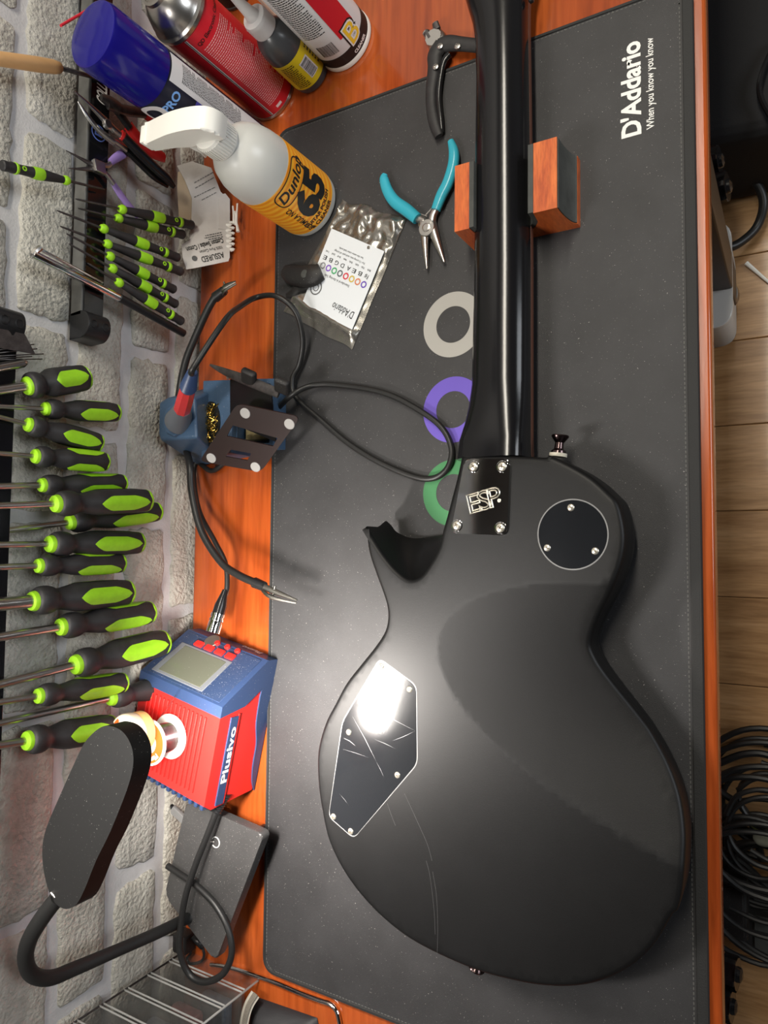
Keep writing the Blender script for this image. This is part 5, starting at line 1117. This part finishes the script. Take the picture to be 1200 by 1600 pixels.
bm = BM(); prism(bm, round_poly([(b.x - .14, b.y - .085), (b.x + .035, b.y - .085), (b.x + .035, b.y + .085), (b.x - .14, b.y + .085)], .03, 6), FZ + .0005, FZ + .12, .008); mk('bin_body', bm, mat('frosted', (.50, .49, .46), .4), t)
bm = BM(); prism(bm, round_poly([(b.x - .142, b.y - .088), (b.x + .038, b.y - .088), (b.x + .038, b.y + .088), (b.x - .142, b.y + .088)], .032, 6), FZ + .12, FZ + .128, .002); mk('lid', bm, mat('frosted_lid', (.58, .57, .54), .35), t)
def knob_stand(name, label, z, pts_k, post):
    t = thing(name, label, 'stand', P(*post[0], FZ)); a = P(*post[0], z); 
    bm = BM(); box(bm, (a.x - .10, a.y - .022, z - .06), (a.x - .005, a.y + .022, z - .015), .003); mk('clamp_bar', bm, mat('stand_metal', (.03, .027, .025), .4), t)
    bm = BM(); box(bm, (a.x - .06, a.y - .018, FZ + .001), (a.x - .025, a.y + .018, z - .02), .003); mk('upright', bm, mat('stand_metal2', (.035, .03, .027), .4), t)
    for px, py in pts_k:
        c = P(px, py, z - .02); f_ = frame(c - V((.02, 0, 0)), (1, 0, .15)); bm = BM()
        pr_ = [(.022 * (1 if (i // 2) % 2 == 0 else .80) * math.cos(2 * PI * i / 20), .022 * (1 if (i // 2) % 2 == 0 else .80) * math.sin(2 * PI * i / 20)) for i in range(20)]; prism(bm, pr_, 0, .018, .002, f_); kn = mk('clamp_knob', bm, BLKG, t)
        mk('knob_cap', lathe(BM(), [(.010, .018), (.009, .022), (.004, .024)], 20, f_), BLKG, kn); bm = BM(); lathe(bm, [(.006, -.05), (.006, .001)], 12, f_); mk('knob_bolt', bm, STEEL, kn)
knob_stand('keyboard_stand', 'folding stand with two black lobed knobs beside the brown bench leg', -.42, [(1128, 252), (1140, 292)], [(1118, 275)])
knob_stand('keyboard_stand', 'folding stand with two black lobed knobs under the heap of cables', -.42, [(1156, 1522), (1148, 1572)], [(1130, 1545)])
t = thing('floor_cable', 'black cable making one loose loop on the oak floor', 'cord', P(1170, 330, FZ))
bm = BM(); tube(bm, [P(*x) for x in [(1225,255,FZ+.02),(1185,268,FZ+.02),(1158,284,FZ+.03),(1150,276,FZ+.06),(1165,274,FZ+.06),(1185,292,FZ+.05),(1193,320,FZ+.04),(1182,355,FZ+.03),(1155,380,FZ+.04),(1130,388,FZ+.05),(1100,385,FZ+.05)]], .0075, 10, 7); mk('cable', bm, CABLE, t)
t = thing('floor_swab', 'loose white cotton swab lying on the oak floor', 'cotton swab', P(1185, 430, FZ)); bm = BM(); tube(bm, [P(1166, 411, FZ + .004), P(1172, 416, FZ + .004), P(1200, 440, FZ + .004), P(1215, 452, FZ + .004)], [.004, .0035, .0025, .0025], 8, 4); mk('swab', bm, WHITE, t)
# heap of cables
rr4 = random.Random(11)
for i in range(13):
    cx, cy = [(1205,1235),(1208,1240),(1200,1245),(1185,1330),(1212,1300),(1200,1350),(1216,1380),(1192,1290),(1210,1225),(1202,1262),(1196,1318),(1210,1250),(1205,1335)][i]; c = P(cx, cy, FZ); R0 = [.085,.105,.065,.07,.08,.06,.09,.05,.045,.095,.085,.055,.1][i]; ph = rr4.uniform(0, 6.28); z0 = FZ + .008 + .0125 * i; pts_ = []
    for k in range(20):
        a = ph + k * .6; rr_2 = R0 * (1 + .10 * math.sin(k * .9 + i) + .006 * k); pts_.append((c.x + rr_2 * math.cos(a) * 1.0, c.y + rr_2 * math.sin(a) * .9, z0 + .00045 * k))
    bm = BM(); tube(bm, pts_, rr4.choice((.0045, .005, .004)), 8, 5); o = mk('coiled_cable', bm, CABLE); tag(o, 'black cable coiled in the tangled heap on the floor', 'cable', 'black cables heaped on the floor')
for i, pts_ in enumerate([[(1100,1205),(1130,1190),(1165,1178),(1200,1180),(1230,1200)], [(1100,1215),(1130,1240),(1160,1262),(1180,1300),(1190,1345)], [(1095,1290),(1130,1325),(1165,1352),(1200,1385),(1230,1400)]]):
    bm = BM(); tube(bm, [P(a, b, FZ + .03 + .012 * i) for a, b in pts_], .006, 8, 6); o = mk('coiled_cable', bm, CABLE); tag(o, ['black cable arching over the top of the floor heap', 'black cable curving down through the middle of the floor heap', 'lowest black cable crossing the heap towards the bench edge'][i], 'cable', 'black cables running under the bench')
for i, (a, b) in enumerate([(1186, 1287), (1193, 1312)]):
    bm = BM(); c = P(a, b, FZ + .1); bmesh.ops.create_icosphere(bm, subdivisions=3, radius=.014)
    for v_ in bm.verts: v_.co = V((v_.co.x * 1.1, v_.co.y * .8, v_.co.z * .6)) * (1 + .2 * noise.noise(v_.co * 60)) + c
    o = mk('earplug', bm, mat('pale_green_%d' % i, (.30, .38, .12) if i == 0 else (.45, .48, .40), .7)); tag(o, ('pale green foam lump on top of the cable heap' if i == 0 else 'whitish foam lump beside the green one on the cable heap'), 'foam')
t = thing('equipment_case', 'black equipment case on the floor below the cable heap', 'case', P(1160, 1470, FZ)); a, b = P(1118, 1370, FZ + .10), P(1118, 1462, FZ + .10)
bm = BM(); box(bm, (a.x - .1, b.y, FZ + .0005), (a.x + .045, a.y, FZ + .10), .006); mk('case_body', bm, BLKM, t)
bm = BM(); box(bm, (a.x - .095, b.y + .01, FZ + .1), (a.x + .04, a.y - .01, FZ + .108), .002); mk('case_lid', bm, BLKM, t)
a, b = P(1190, 1400, FZ + .06), P(1190, 1500, FZ + .06); t = thing('power_strip', 'dark power strip with sockets on the floor by the equipment case', 'power strip', (a.x, (a.y + b.y) / 2, FZ))
bm = BM(); box(bm, (a.x - .03, b.y, FZ + .0005), (a.x + .09, a.y, FZ + .045), .004); mk('housing', bm, BLKM, t)
for i in range(3):
    y = a.y + (b.y - a.y) * (i + .5) / 3; bm = BM(); box(bm, (a.x - .012, y - .012, FZ + .0448), (a.x + .012, y + .012, FZ + .048), .001); mk('socket', bm, GREYR, t)
